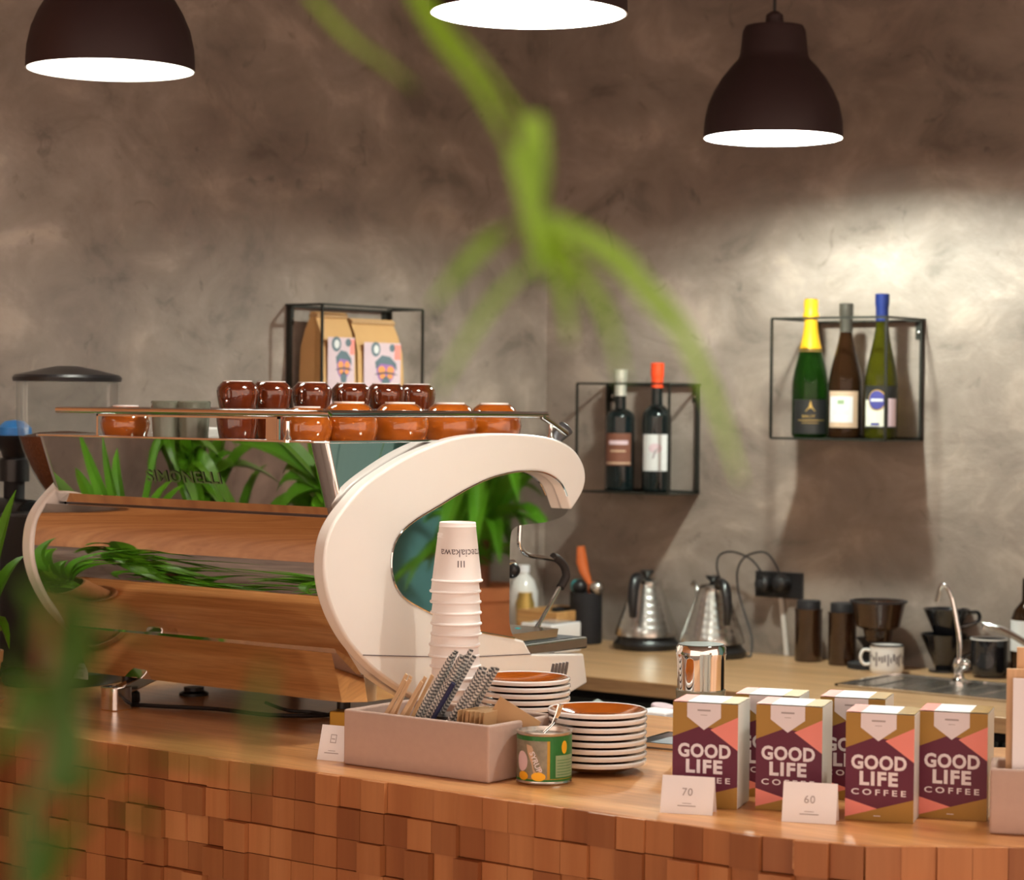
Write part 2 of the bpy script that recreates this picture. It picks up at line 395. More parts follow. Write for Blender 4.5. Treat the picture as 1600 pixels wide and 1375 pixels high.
# ------------------------------------------------------------------ pendant lamps
def pendant(label, loc, bz=.090, bm='bulb'):
    t = thing('pendant_lamp', label, 'lamp', loc, 0, 'black dome pendant lamps')
    prof = [(.148, 0), (.1475, .02), (.146, .04), (.139, .072), (.127, .10), (.111, .127), (.090, .153), (.076, .168), (.072, .180), (.067, .228), (.062, .238), (.02, .242)]
    inner = [(.02, .228), (.060, .226), (.064, .18), (.072, .166), (.086, .15), (.107, .124), (.123, .098), (.135, .07), (.142, .04), (.144, .02), (.1455, 0)]
    MB().lathe(prof, seg=64, caps=False).build('lamp_shade', 'shade', t)
    MB().lathe(inner, seg=64, caps=False).build('shade_lining', 'shade_in', t)
    MB().lathe([(.1455, 0), (.148, 0)], seg=64, caps=False).build('rim', 'shade_in', t)
    MB().lathe([(0, .242), (.02, .242), (.018, .262), (.008, .27), (0, .27)], seg=16).build('cord_grip', 'shade', t)
    MB().tube([(0, 0, .265), (0, 0, ZC-loc[2])], .0035, 8).build('cord', 'black', t)
    MB().lathe([(.02, .228), (.02, bz+.03), (0, bz+.03)], seg=16).build('lamp_socket', 'shade_in', t)
    MB().sphere((0, 0, bz), .034).build('bulb', bm, t)
    return t
pendant('black dome pendant lamp at the top left, cut by the frame', (-3.05, 2.80, 2.155), .100, 'bulb_dim')
pendant('largest black pendant lamp, only its glowing rim in frame at top centre', (-2.08, 2.74, 2.155))
pendant('black dome pendant lamp with its whole shade and cord in view, above the three bottles', (-2.56, 4.24, 2.143), .054, 'bulb_bright')
pendant('added black pendant lamp, unseen, lighting the right end of the bar', (-1.10, 2.85, 2.155))  # added lamp out of view, lights the coffee boxes

# ------------------------------------------------------------------ bar
bar = thing('bar_counter', 'long wooden bar counter clad in small square end-grain blocks', 'counter', (0, 0, 0))
c37, s37 = math.cos(math.radians(37.5)), math.sin(math.radians(37.5))
K = Vector((-1.38, 2.42)); E = K+Vector((c37, s37))*1.1; nrm = Vector((-s37, c37))
top = [(XW+.002, 2.42), (K.x-.12, 2.42), (K.x-.03, 2.425), (K.x+.05, 2.452), (K.x+.13, 2.515), tuple(E), tuple(E+nrm*.8), (-1.638, 3.23), (XW+.002, 3.23)]
MB().prism(top, BAR-.038, BAR, 'Z').build('worktop', 'worktop', bar, smooth=False, bevel=.002)
blk = MB(); S = .043
def block_run(a, d, L, skip0=0):
    nrm2 = Vector((d.y, -d.x)); n = int(L/S)
    for i in range(n):
        for r in range(24):
            dep = random.choice((.004, .006, .010, .012, .018)) if r else random.choice((.003, .005, .007, .010))
            zt = BAR-.0008-r*S if r else BAR-.0005; zb = BAR-(r+1)*S+.0005
            p = a+d*(i*S+.0004); q = a+d*((i+1)*S-.0004)
            c = [p-nrm2*.02, q-nrm2*.02, q+nrm2*dep, p+nrm2*dep]
            if r == 0: c[0] = p+nrm2*.0003; c[1] = q+nrm2*.0003
            blk.prism([tuple(k) for k in c], zb, zt, 'Z')
block_run(Vector((XW+.01, 2.42)), Vector((1, 0)), K.x-.09-XW)
# rounded corner then the angled run
a0 = Vector((XW+.01+int((K.x-.09-XW)/S)*S, 2.42)); p1 = Vector((K.x+.05, 2.445)); d1 = (p1-a0).normalized(); block_run(a0, d1, (p1-a0).length+.02)
p1 = a0+d1*(int(((p1-a0).length+.02)/S)*S); p2 = Vector((K.x+.13, 2.515)); d2 = (p2-p1).normalized(); block_run(p1, d2, (p2-p1).length+.02)
p2 = p1+d2*(int(((p2-p1).length+.02)/S)*S); block_run(p2, Vector((c37, s37)), 1.0)
blk.build('block_cladding', 'block', bar, smooth=False)
car = [(XW+.002, 2.45), (K.x-.02, 2.45), tuple(E+nrm*.08), tuple(E+nrm*.76), (-1.60, 3.19), (XW+.002, 3.19)]
MB().prism(car, .0, BAR-.038, 'Z').build('carcass', 'blackmatte', bar, smooth=False)
MB().box((-2.75, 3.19, .80), (-1.62, 3.50, .84)).build('lower_shelf', 'blackmatte', bar, smooth=False)

# ------------------------------------------------------------------ back counter
YF = YW-.665
bc = thing('back_counter', 'oak-topped counter along the back wall with black cupboards below', 'counter', (0, 0, 0))
MB().box((XW+.002, YF, BACK-.032), (-.9, YW-.002, BACK)).build('worktop', 'worktop2', bc, smooth=False, bevel=.002)
MB().box((XW+.002, YF+.03, 0), (-.9, YW-.002, BACK-.032)).build('carcass', 'blackmatte', bc, smooth=False)
for i in range(5):
    x0 = XW+.02+i*.53
    d = MB().box((x0, YF+.008, .10), (x0+.52, YF+.028, BACK-.05)).build('cupboard_door', 'black_metal', bc, smooth=False, bevel=.002)
    MB().tube([(x0+.46, YF+.006, .70), (x0+.46, YF-.02, .71), (x0+.46, YF-.02, .82), (x0+.46, YF+.006, .83)], .005, 8).build('handle', 'steel', d)

# ------------------------------------------------------------------ espresso machine
X0 = -2.34; TH = .024; XL0 = -3.012
em = thing('espresso_machine', 'large mirror-finish espresso machine with white C-shaped side panels', 'coffee machine', (-2.68, 2.9, BAR))
OFF = Vector((-2.68, 2.9, BAR))
def yz(pts, X=X0): return [(P(x, y, X=X).y, P(x, y, X=X).z) for x, y in pts]
def sm2(pts, n=4): return [(p.x, p.y) for p in smooth_path([(a, b, 0) for a, b in pts], n)]
outer = [(893.5, 797), (904, 781), (912, 765), (915.5, 744.5), (911, 723.5), (897, 702.5), (872, 687.5), (837, 680), (785, 677), (743, 679), (708, 685), (673, 697), (638, 713), (603, 734), (571, 757), (547, 783), (526, 811), (514, 836), (508.5, 862), (507, 894), (511, 924), (519, 951), (531, 978), (546, 1003), (567, 1028), (590, 1050), (620, 1072), (652, 1092), (690, 1108)]
base = [(893, 1082), (918.5, 1067), (912.5, 1021)]
inner = [(804, 997), (775, 992), (744, 986), (708, 974), (672, 957), (636, 937), (621, 920), (613.5, 900), (612, 876), (616, 852), (628, 831), (652, 811), (687, 790), (725, 767), (764, 748), (802, 738), (838, 736), (862, 743), (878, 757), (886, 775)]
Cp = sm2(yz(outer))+yz(base)+yz([(831, 1022), (819, 1001)])+sm2(yz(inner))
def flip(p): return p
for xa, nm in ((X0-TH, 'side_panel'), (XL0-TH+.006, 'side_panel')):
    sp = MB(OFF).prism(Cp, xa, xa+TH, 'X').build(nm, 'white_panel', em, bevel=.005)
    if xa == X0-TH:
        sm = yz([(567, 1023.5), (600, 1024.5), (670, 1026), (744, 1026), (830, 1022)], X0)
        mb = MB(OFF)
        for (a, b), (c, d) in zip(sm, sm[1:]): mb.prism([(a, b-.0008), (c, d-.0008), (c, d+.0008), (a, b+.0008)], X0-.002, X0+.0006, 'X')
        mb.build('panel_seam', 'dark_print', sp, smooth=False)
        # chrome bead along the inner contour
        mb = MB(OFF); mb.tube([(X0+.000, y, z) for y, z in sm2(yz(inner))], .0016, 6); mb.build('trim_bead', 'chrome', sp)
XR = X0-TH+.001; XL = XL0
# mirror body: cheek outline + curved back
back = [(522, 800), (517, 830), (514, 862), (514, 894), (518, 924), (526, 951), (536, 978), (545, 1000), (556, 1023)]
cheek = [(889, 790), (886, 800), (877, 808), (852, 816), (815, 820.5), (803, 826), (798, 837), (796.5, 870), (796, 930), (796, 972), (800, 990), (806, 1003)]
topin = [(540, 806), (556, 786), (580, 762), (611, 741), (645, 721), (680, 706), (712, 694), (745, 688), (785, 686), (835, 689), (868, 696), (890, 710), (903, 727), (906, 745), (902, 762)]
bk = [(y+.005, z) for y, z in sm2(yz([q for q in outer if 800 < q[1] < 1028 and q[0] < 600][::1], X0))]
body = sm2(yz(cheek, XR), 3)+yz([(806, 1040)], XR)+[(2.70, 1.15)]+bk[::-1]+sm2(yz(topin, XR), 3)
MB(OFF).prism(body, XL, XR, 'X').build('body', 'mirror', em, ang=28)
# upper housing, leaning in towards its bottom, rounded corners
def rrect(xa, ya, xb, yb, r, n=5):
    return arc((xb-r, yb-r), r, 0, PI/2, n)+arc((xa+r, yb-r), r, PI/2, PI, n)+arc((xa+r, ya+r), r, PI, 1.5*PI, n)+arc((xb-r, ya+r), r, 1.5*PI, 2*PI, n)
def loft(mb, A, za, B, zb, cap=True):
    a = [mb.v((p[0], p[1], za)) for p in A]; b = [mb.v((p[0], p[1], zb)) for p in B]; n = len(A)
    for i in range(n): mb.face([a[i], a[(i+1) % n], b[(i+1) % n], b[i]])
    if cap: mb.face(a[::-1]); mb.face(b)
ZT = 1.511
mb = MB(OFF); loft(mb, rrect(XL, 2.642, XR-.002, 2.98, .022), 1.400, rrect(XL-.006, 2.604, XR-.002, 3.14, .022), ZT); mb.build('upper_housing', 'mirror', em, ang=28)
mb = MB(OFF)
A = rrect(XL-.008, 2.597, XR+.006, 3.20, .022); loft(mb, A, ZT, A, ZT+.004); mb.build('cup_tray', 'chrome', em, bevel=.001)
mb = MB(OFF); loft(mb, rrect(XL+.01, 2.650, XR-.004, 3.18, .02), 1.398, rrect(XL+.01, 2.650, XR-.004, 3.18, .02), 1.402); mb.build('shadow_gap', 'steel_dark', em)
# lower base with canted corner
mb = MB(OFF); loft(mb, [(XL+.03, 2.695), (XR-.03, 2.690), (XR-.004, 2.72), (XR-.004, 3.20), (XL+.02, 3.20)], 1.105, [(XL+.01, 2.668), (XR-.03, 2.664), (XR-.002, 2.70), (XR-.002, 3.22), (XL, 3.22)], 1.184)
mb.build('lower_housing', 'mirror', em, smooth=False)
# drip tray
za, zb = P(840, 1021, X=X0-.02).z, P(870, 999, X=X0-.02).z
ya, yb = P(829, 1010, X=X0-.02).y, P(908, 1010, X=X0-.02).y
dt = MB(OFF).box((XL0+.01, ya-.05, za), (X0-.006, yb, zb)).build('drip_tray', 'steel', em, smooth=False, bevel=.003)
MB(OFF).box((XL0+.02, ya-.05, zb), (X0-.016, yb-.01, zb+.001)).build('drip_grate', 'steel_dark', dt, smooth=False)
p = P(809, 989, X=-2.42); MB(OFF).sphere((p.x, p.y, zb+.010), .010, (1.2, 1, .9)).build('valve_cap', 'teal_glass', em)
# feet
for (x, y) in ((-2.93, 2.74), (-2.47, 2.78), (-2.93, 3.16), (-2.47, 3.16)):
    MB(OFF).lathe([(.018, BAR+.0), (.021, BAR+.006), (.020, BAR+.02), (.011, BAR+.028), (.011, 1.11)], (x, y, 0), 24).build('foot', 'black', em)
# chrome rear leg bracket at the left
fp = P(172, 1110, z=BAR); fq = Vector((fp.x+.010, fp.y+.16, 0))
mb = MB(OFF); mb.prism(rrect(fp.x-.020, fp.y-.008, fp.x+.020, fp.y+.035, .008), BAR, BAR+.040, 'Z')
mb.tube([Vector((fp.x+.004, fp.y+.005, BAR+.028)), Vector((fp.x+.010, fp.y+.13, BAR+.064))], .013, 4); mb.build('bracket_foot', 'chrome', em, bevel=.002)
# cup rails
ra = 1.556
mb = MB(OFF)
mb.tube(smooth_path([(P(90, 638, Y=2.60).x, 2.60, ra), (-2.40, 2.60, ra), (-2.368, 2.615, ra), (-2.364, 2.66, ra), (-2.364, 3.135, ra-.001), (-2.364, 3.165, ra-.004), (-2.364, 3.235, ZT+.012)], 8), .0058, 12)
mb.build('cup_rail', 'chrome', em)
mb = MB(OFF); mb.tube([(P(90, 638, Y=2.60).x, 3.14, ra), (P(90, 638, Y=2.60).x, 2.60, ra)], .0055, 10)
mb.tube([(P(90, 638, Y=2.60).x, 3.135, ra), (-2.364, 3.135, ra)], .004, 10); mb.build('cup_rail', 'chrome', em)
mb = MB(OFF)
gl, gr = P(152, 660, Y=2.6).x, P(437, 660, Y=2.6).x
mb.box((gl, 2.598, ZT+.004), (gl+.004, 2.602, ra-.006)); mb.box((gr-.004, 2.598, ZT+.004), (gr, 2.602, ra-.006)); mb.box((gl, 2.598, ra-.009), (gr, 2.602, ra-.006))
gd = mb.build('cup_guard', 'chrome', em, smooth=False)
MB(OFF).box((gr-.028, 2.5985, ZT+.004), (gr-.005, 2.6015, ra-.009)).build('guard_post', 'mirror', gd, smooth=False)
for (x, y) in ((-2.43, 2.60), (-2.364, 3.19)):
    MB(OFF).lathe([(.007, ZT), (.007, ZT+.006), (.004, ZT+.012), (.004, ra-.012)], (x, y, 0), 12).build('rail_post', 'chrome', em)
# lever paddle on the barista side
pc = P(862, 700, X=-2.43); pd = P(872, 682, X=-2.43); pe = P(885, 668, X=-2.43)
MB(OFF).tube([pc, pd, pe], [.006, .012, .015], 12, flat=.5).build('steam_lever', 'steel_dark', em, bevel=.001)
# steam wand
Xs = -2.43
w1 = smooth_path([P(x, y, X=Xs) for x, y in ((812, 812), (812, 824), (811, 845), (813, 856), (820, 864), (830, 868.5), (848, 871), (866, 874))], 5)
wd = MB(OFF).tube(w1, .0042, 12).build('steam_wand', 'chrome', em)
w2 = smooth_path([P(x, y, X=Xs) for x, y in ((864, 870), (872, 874), (881, 884), (884.5, 898), (881, 908), (875.5, 918))], 5)
MB(OFF).tube(w2, .0075, 14).build('wand_grip', 'black_rubber', wd)
w3 = [P(x, y, X=Xs) for x, y in ((875, 917), (858, 947), (842, 975))]
MB(OFF).tube(w3, .0038, 12).build('wand_tube', 'chrome', wd)
MB(OFF).tube([P(842, 975, X=Xs), P(832, 992, X=Xs)], [.0045, .0056], 12).build('wand_tip', 'chrome', wd)
p = P(800, 891, X=-2.45); MB(OFF).sphere(p, .0145).build('portafilter_knob', 'black', em)
p = P(800, 883, X=-2.45); MB(OFF).tube([p+Vector((0, -.03, .004)), p+Vector((0, .004, .004))], .006, 10).build('portafilter_neck', 'chrome', em)
# maker's lettering on the upper mirror
lz = P(283, 745, Y=2.62).z; ly = 2.604+(ZT-lz)/(ZT-1.400)*.038
d = Decal(Vector((P(283, 745, Y=2.62).x, ly, lz))-OFF, (1, 0, 0), Vector((0, -.038, .111)).normalized()); d.n = Vector((0, -.111, -.038)).normalized()
d.text('SIMONELLI', .0, 0, .028, 'steel', .0004, .0012, width=.17)
d.build('lettering', em)

# ------------------------------------------------------------------ cups on the machine
def bowl_cup(name, label, loc, r, h, m, grp, handle=None, dark=False):
    """cup standing upside down: rim on the tray, foot on top"""
    t = thing(name, label, 'cup', loc, 0, grp)
    prof = [(r*.90, 0), (r*.92, .002), (r*.99, h*.20), (r*1.02, h*.36), (r*.99, h*.52), (r*.90, h*.70), (r*.76, h*.85), (r*.60, h*.94), (r*.54, h*.955)]
    if dark: prof = [(r*.86, 0), (r*.88, .002), (r*.96, h*.35), (r, h*.62), (r*.97, h*.75), (r*.80, h*.90), (r*.70, h*.965)]
    fr = prof[-1][0]
    MB().lathe(prof+[(0, h*.955)], seg=40).build('cup_body', m, t)
    MB().lathe([(fr, h*.95), (fr, h), (fr*.88, h), (fr*.86, h*.955)], seg=32, caps=False).build('foot_ring', 'ceramic', t)
    if handle is not None:
        c_, s_ = math.cos(handle), math.sin(handle)
        pts = [(r*.9, h*.70), (r*1.30, h*.68), (r*1.42, h*.42), (r*1.22, h*.22), (r*.95, h*.25)]
        MB().tube(smooth_path([(a*c_, a*s_, z) for a, z in pts], 4), r*.085, 8).build('cup_handle', m, t)
    return t
TZ = ZT+.004
names = ['nearest to the rear corner', 'second along the side rail', 'third along the side rail', 'last before the steam lever']
for i, (px, Y) in enumerate(((545, 2.745), (625, 2.868), (703, 2.99), (772, 3.10))):
    X = P(px, 660, Y=Y).x
    bowl_cup('cappuccino_cup', 'amber glazed cup upside down on the machine, '+names[i], (X, Y, TZ), .046, .060, 'amber', 'large amber cups on the machine', handle=2.3)
X = P(476, 660, Y=2.66).x; bowl_cup('cappuccino_cup', 'amber cup upside down just right of the rail guard', (X, 2.665, TZ), .040, .052, 'amber', 'large amber cups on the machine', handle=2.6)
X = P(196, 660, Y=2.68).x; bowl_cup('cappuccino_cup', 'amber cup upside down at the left end behind the rail guard', (X, 2.68, TZ), .041, .05, 'amber', 'large amber cups on the machine')
up = ['leftmost of the raised row', 'second from the left of the raised row', 'third from the left of the raised row', 'fourth from the left of the raised row', 'fifth from the left of the raised row', 'rightmost of the raised row']
for i, px in enumerate((371, 424, 487, 548, 603, 651)):
    Y = 2.70+.088*i; X = P(px, 620, Y=Y).x
    bowl_cup('espresso_cup', 'dark brown cup upside down under the '+up[i], (X, Y, TZ), .034, .047, 'brown_glaze', 'dark brown espresso cups, lower row', dark=True)
    bowl_cup('espresso_cup', 'dark brown glossy cup upside down, '+up[i], (X, Y, TZ+.047), .034, .045, 'brown_glaze', 'dark brown espresso cups, raised row', handle=-1.2, dark=True)
for i, px in enumerate((262, 303)):
    Y = 2.69+.02*i; X = P(px, 650, Y=Y).x
    t = tag(MB().lathe([(.024, 0), (.028, .056), (.0265, .058), (.0255, .056), (.022, .004), (0, .004)], seg=30).build('glass_tumbler', 'tumbler'), 'smoky glass tumbler on the machine, '+('left' if i == 0 else 'right')+' one of the pair behind the guard', 'glass', 'smoky tumblers on the machine')
    t.location = (X, Y, TZ)

# ------------------------------------------------------------------ grinders
gp = P(105, 620, X=-3.25); gx, gy = gp.x, gp.y
t = thing('coffee_grinder', 'black coffee grinder with a clear hopper of beans behind the machine', 'grinder', (gx, gy, BAR))
z = lambda y: P(105, y, X=gx).z-BAR
hp = [(.030, z(785)), (.036, z(772)), (.052, z(752)), (.067, z(730)), (.080, z(705)), (.089, z(680)), (.0925, z(655)), (.093, z(592))]
h_ = MB().lathe(hp, seg=48, caps=False).build('hopper', 'hopper_glass', t)
bp_ = [(0, z(784))]+[(r-.003, q) for r, q in hp[:5]]+[(.0855, z(682)), (.05, z(676)), (0, z(673))]
MB().lathe(bp_, seg=40).build('coffee_beans', 'beans', t)
MB().lathe([(.099, z(596)), (.100, z(590)), (.096, z(586)), (.05, z(577)), (.02, z(572)), (0, z(572))], seg=48).build('hopper_lid', 'black', t)
MB().lathe([(.036, z(800)), (.036, z(783)), (.030, z(783))], seg=32).build('collar', 'black', t)
mb = MB(); mb.prism(rrect(-.075, -.11, .075, .10, .03), .03, z(800), 'Z'); mb.build('grinder_body', 'black', t, bevel=.006)
MB().lathe([(.0, 0), (.12, 0), (.125, .006), (.125, .022), (.10, .034), (0, .034)], seg=48, mtx=Matrix.Diagonal((.8, 1, 1, 1))).build('base', 'black', t)
q = P(125, 1048, Y=gy-.112)
d = Decal((q.x-gx, -.1125, q.z-BAR), (1, 0, 0), (0, 0, 1)); d.n = Vector((0, -1, 0)); d.rect(-.016, -.014, .022, .014, 'paper_white', .001); d.text('CE', 0.004, -.006, .009, 'dark_print', 0, .0015); d.rect(-.012, .004, .01, .006, 'grey_print', .0015)
d.build('sticker', t)
# second grinder at the left edge
gp = P(22, 800, X=-3.46); gx2, gy2 = gp.x, gp.y
t = thing('coffee_grinder', 'black grinder with a funnel hopper and horizontal barrel at the left edge', 'grinder', (gx2, gy2, BAR))
z = lambda y: P(22, y, X=gx2).z-BAR
MB().lathe([(.022, z(716)), (.026, z(705)), (.045, z(690)), (.048, z(680)), (.046, z(680)), (.02, z(706)), (0, z(706))], (.0, 0, 0), 32).build('funnel', 'black', t)
MB().lathe([(0, z(683)), (.034, z(683)), (.032, z(668)), (.018, z(658)), (0, z(656))], (-.0, 0, 0), 28).build('funnel_lid', 'blue', t)
MB().lathe([(.029, z(752)), (.029, z(718)), (.026, z(715)), (0, z(715))], seg=32).build('adjusting_ring', 'black', t)
MB().lathe([(.020, z(788)), (.020, z(750))], seg=32).build('collar', 'blackmatte', t)
MB().tube([(-.11, -.01, z(808)), (.10, -.04, z(808))], .038, 28).build('barrel', 'black', t, bevel=.004)
MB().lathe([(.022, z(890)), (.034, z(856)), (.03, z(848)), (.015, z(835))], (.02, -.02, 0), 24).build('dosing_spout', 'black', t)
mb = MB(); mb.prism(rrect(-.06, -.05, .075, .08, .02), .02, z(850), 'Z'); mb.build('column', 'black', t, bevel=.004)
mb = MB(); mb.prism(rrect(-.09, -.09, .095, .10, .02), 0, .022, 'Z'); mb.build('base', 'black', t, bevel=.004)

# ------------------------------------------------------------------ wire shelves on the walls
def bar_mb(mb, a, b, r=.003):
    mb.tube([a, b], r*1.2, 4)
def shelf_box(label, o, ux, uy, w, d, h, bw=.016):
    """ux along the wall, uy out from the wall"""
    ux, uy, uz = Vector(ux), Vector(uy), Vector((0, 0, 1)); o = Vector(o)
    t = thing('wire_shelf', label, 'shelf', o, 0, 'black wire box shelves on the walls')
    L = lambda a, b, c: ux*a+uy*b+uz*c
    mb = MB()
    for a, b in (((0, d, 0), (w, d, 0)), ((0, d, h), (w, d, h)), ((0, d, 0), (0, d, h)), ((w, d, 0), (w, d, h)), ((0, 0, h), (0, d, h)), ((w, 0, h), (w, d, h))):
        bar_mb(mb, L(*a), L(*b))
    mb.build('front_frame', 'black_metal', t, smooth=False)
    mb = MB()
    def slab(a, b):
        pa, pb = L(*a), L(*b); lo = Vector([min(pa[i], pb[i]) for i in range(3)]); hi = Vector([max(pa[i], pb[i]) for i in range(3)]); mb.box(lo, hi)
    slab((0, .001, 0), (.005, bw, h)); slab((w-.005, .001, 0), (w, bw, h)); slab((0, .001, h-.005), (w, bw, h)); slab((0, .001, 0), (w, bw, .005))
    mb.build('back_frame', 'black_metal', t, smooth=False)
    mb = MB(); slab((0, 0.001, -.003), (w, d, .0)); mb.build('shelf_plate', 'black_metal', t, smooth=False)
    for a in (.004, w-.022):
        mb = MB(); slab((a, .0008, h-.045), (a+.018, .004, h-.003)); tb = mb.build('fixing_tab', 'black_metal', t, smooth=False)
        c = L(a+.009, .004, h-.03); mb = MB(); mb.sphere(c, .005, (1, 1, 1), 10); mb.build('screw', 'steel', tb)
    return t
# shelf with three bottles (back wall)
fr = P(1384, 600, Y=YW-.185); fl = P(1205, 600, Y=YW-.185)
s3z0, s3z1 = P(1290, 686, Y=YW-.18).z, P(1205, 498, Y=YW-.185).z
shelf_box('black wire box shelf under the lamp holding three bottles', (fl.x, YW, s3z0), (1, 0, 0), (0, -1, 0), fr.x-fl.x, .185, s3z1-s3z0)
fr2 = P(1046, 600, Y=YW-.14); fl2 = P(902, 600, Y=YW-.14)
s2z0, s2z1 = P(980, 770, Y=YW-.14).z, P(902, 599, Y=YW-.14).z
shelf_box('black wire box shelf behind the machine holding two bottles', (fl2.x, YW, s2z0), (1, 0, 0), (0, -1, 0), fr2.x-fl2.x, .14, s2z1-s2z0)
bl = P(447, 500, X=XW); br = P(605, 500, X=XW); s1z1 = P(500, 475, X=XW+.11).z
shelf_box('black wire box shelf on the left wall holding two kraft coffee bags', (XW, bl.y, s1z1-.30), (0, 1, 0), (1, 0, 0), br.y-bl.y, .11, .30)

# ------------------------------------------------------------------ bottles
def cyl_decal(R, zc, face):
    """printing wrapped round a bottle or tin; face = direction that the middle looks to"""
    def fn(a, b, l):
        th = face+a/R; return Vector(((R+l)*math.cos(th), (R+l)*math.sin(th), zc+b))
    return fn
FACE = math.atan2(-1, .62)        # towards the seats
def bottle(label, loc, H_, R, body, shoulder, neck, glass, foil, foil_h, lab, grp, foil_style='cap'):
    t = thing('wine_bottle', label, 'bottle', loc, 0, grp)
    prof = [(0, .004), (R*.80, 0), (R*.97, .004), (R, .012), (R, body)]
    n = 8
    for i in range(1, n+1):
        k = i/n; e = (1-math.cos(PI*k))/2 if shoulder == 'slope' else math.sin(k*PI/2)**.9
        if shoulder == 'slope': prof.append((R+(neck-R)*(.5*k+.5*e), body+(H_*.80-body)*k))
        else: prof.append((neck+(R-neck)*math.cos(k*PI/2)**.8 if k < 1 else neck, body+(H_*.68-body)*k))
    prof += [(neck*.96, H_-.02), (neck*1.10, H_-.018), (neck*1.10, H_-.008), (neck, H_), (0, H_)]
    MB().lathe(prof, seg=36).build('bottle_glass', glass, t)
    def rad(z):
        for (r1, z1), (r2, z2) in zip(prof, prof[1:]):
            if z1 <= z <= z2 and z2 > z1: return r1+(r2-r1)*(z-z1)/(z2-z1)
        return neck
    zs = [H_-foil_h+foil_h*i/8 for i in range(9)]
    fp = [((rad(z_)+.0012) if z_ < H_-.03 else neck*1.1+.0012, z_) for z_ in zs]
    if foil_style == 'champagne':
        fp = [(rad(z_)+.0015, z_) for z_ in zs if z_ < H_-.055]+[(neck*1.05, H_-.05), (neck*1.32, H_-.046), (neck*1.32, H_-.036), (neck*1.12, H_-.030), (neck*1.2, H_-.012), (neck*1.1, H_-.002), (0, H_+.001)]
    else: fp += [(neck*1.02+.001, H_+.001), (0, H_+.0015)]
    MB().lathe(fp, seg=28, caps=False).build('foil_capsule', foil, t)
    if lab: lab(t, R, rad)
    return t
def lab_cava(t, R, rad):
    d = Decal((0, 0, 0), (1, 0, 0), (0, 0, 1), cyl_decal(R, .055, FACE)); d.rect(-.045, -.045, .045, .035, 'lab_black', .0006, 14)
    d.poly([(-.012, .008), (.012, .008), (.004, .018), (0, .034), (-.004, .018)], 'lab_gold', .0012)
    d.text('BRUT', -.004, -.004, .008, 'lab_gold', 0, .0012, width=.03); d.rect(-.03, -.014, .035, -.0125, 'lab_gold', .0012, 8); d.rect(-.02, -.020, .02, -.019, 'lab_gold', .0012, 6)
    d.build('label', t)
    z0 = .205; MB().lathe([(rad(z0)+.001, z0), (rad(z0+.02)+.001, z0+.02)], seg=28, caps=False).build('neck_band', 'lab_black', t)
    MB().lathe([(rad(z0)+.0015, z0-.003), (rad(z0)+.0018, z0)], seg=28, caps=False).build('neck_band', 'lab_gold', t)
def lab_two(t, R, rad):
    d = Decal((0, 0, 0), (1, 0, 0), (0, 0, 1), cyl_decal(R, .068, FACE-.2)); d.rect(-.038, -.042, .038, .042, 'lab_tan', .0006, 14); d.rect(-.034, -.030, .024, .030, 'lab_white', .0010, 12)
    d.rect(-.024, -.004, .014, -.003, 'grey_print', .0014, 4); d.rect(-.024, -.010, .014, -.009, 'grey_print', .0014, 4); d.rect(-.012, .012, .004, .022, 'tin_pale', .0014, 3); d.build('label', t)
def lab_blue(t, R, rad):
    d = Decal((0, 0, 0), (1, 0, 0), (0, 0, 1), cyl_decal(R, .068, FACE-.1)); d.rect(-.044, -.042, .044, .055, 'lab_black', .0005, 16)
    d.rect(-.040, -.038, .012, .022, 'lab_cream', .0010, 12); d.rect(.018, -.038, .042, .026, 'lilac', .0010, 6)
    d.disc(-.008, .022, .021, .024, 'lab_gold', .0014); d.disc(-.008, .022, .0185, .0215, 'lab_blue', .0018); d.rect(-.022, .019, .006, .025, 'lab_white', .0022, 3); d.rect(-.022, -.036, -.002, -.030, 'lab_blue', .0014, 3); d.build('label', t)
def lab_brown(t, R, rad):
    d = Decal((0, 0, 0), (1, 0, 0), (0, 0, 1), cyl_decal(R, .105, FACE-.1)); d.rect(-.040, -.040, .036, .040, 'lab_brown', .0006, 14)
    d.rect(-.024, .012, .026, .022, 'lilac', .0010, 8); d.rect(-.034, -.036, .034, -.032, 'lab_tan', .0010, 8); d.rect(-.02, -.006, .02, -.002, 'lab_tan', .0010, 8); d.build('label', t)
def lab_tree(t, R, rad):
    d = Decal((0, 0, 0), (1, 0, 0), (0, 0, 1), cyl_decal(R, .100, FACE-.05)); d.rect(-.036, -.046, .038, .044, 'lab_white', .0006, 14)
    d.disc(0.0, .010, .017, .012, 'lilac', .0010); d.poly([(-.008, -.016), (-.003, -.016), (.004, .004), (.012, .012), (.002, .008), (-.004, .002)], 'grey_print', .0014); d.build('label', t)
Yb = YW-.095
def on_shelf(px, zz, Y=Yb): q = P(px, 680, Y=Y); return (q.x, Y, zz+.0003)
def hpx(px, ytop, zz, Y=Yb): return P(px, ytop, Y=Y).z-zz
bottle('green sparkling wine bottle with yellow foil neck, on the shelf under the lamp', on_shelf(1265, s3z0), hpx(1265, 467, s3z0), .043, .125, 'slope', .0145, 'bottle_green', 'foil_yellow', .118, lab_cava, 'bottles on the right shelf', 'champagne')
bottle('brown wine bottle with grey neck and cream square label, middle of three', on_shelf(1320, s3z0), hpx(1320, 475, s3z0), .039, .130, 'slope', .0140, 'bottle_brown', 'foil_grey', .066, lab_two, 'bottles on the right shelf')
bottle('tall olive wine bottle with blue cap and round blue emblem', on_shelf(1376, s3z0), hpx(1376, 460, s3z0), .038, .130, 'slope', .0140, 'bottle_olive', 'foil_blue', .062, lab_blue, 'bottles on the right shelf')
Y2 = YW-.07
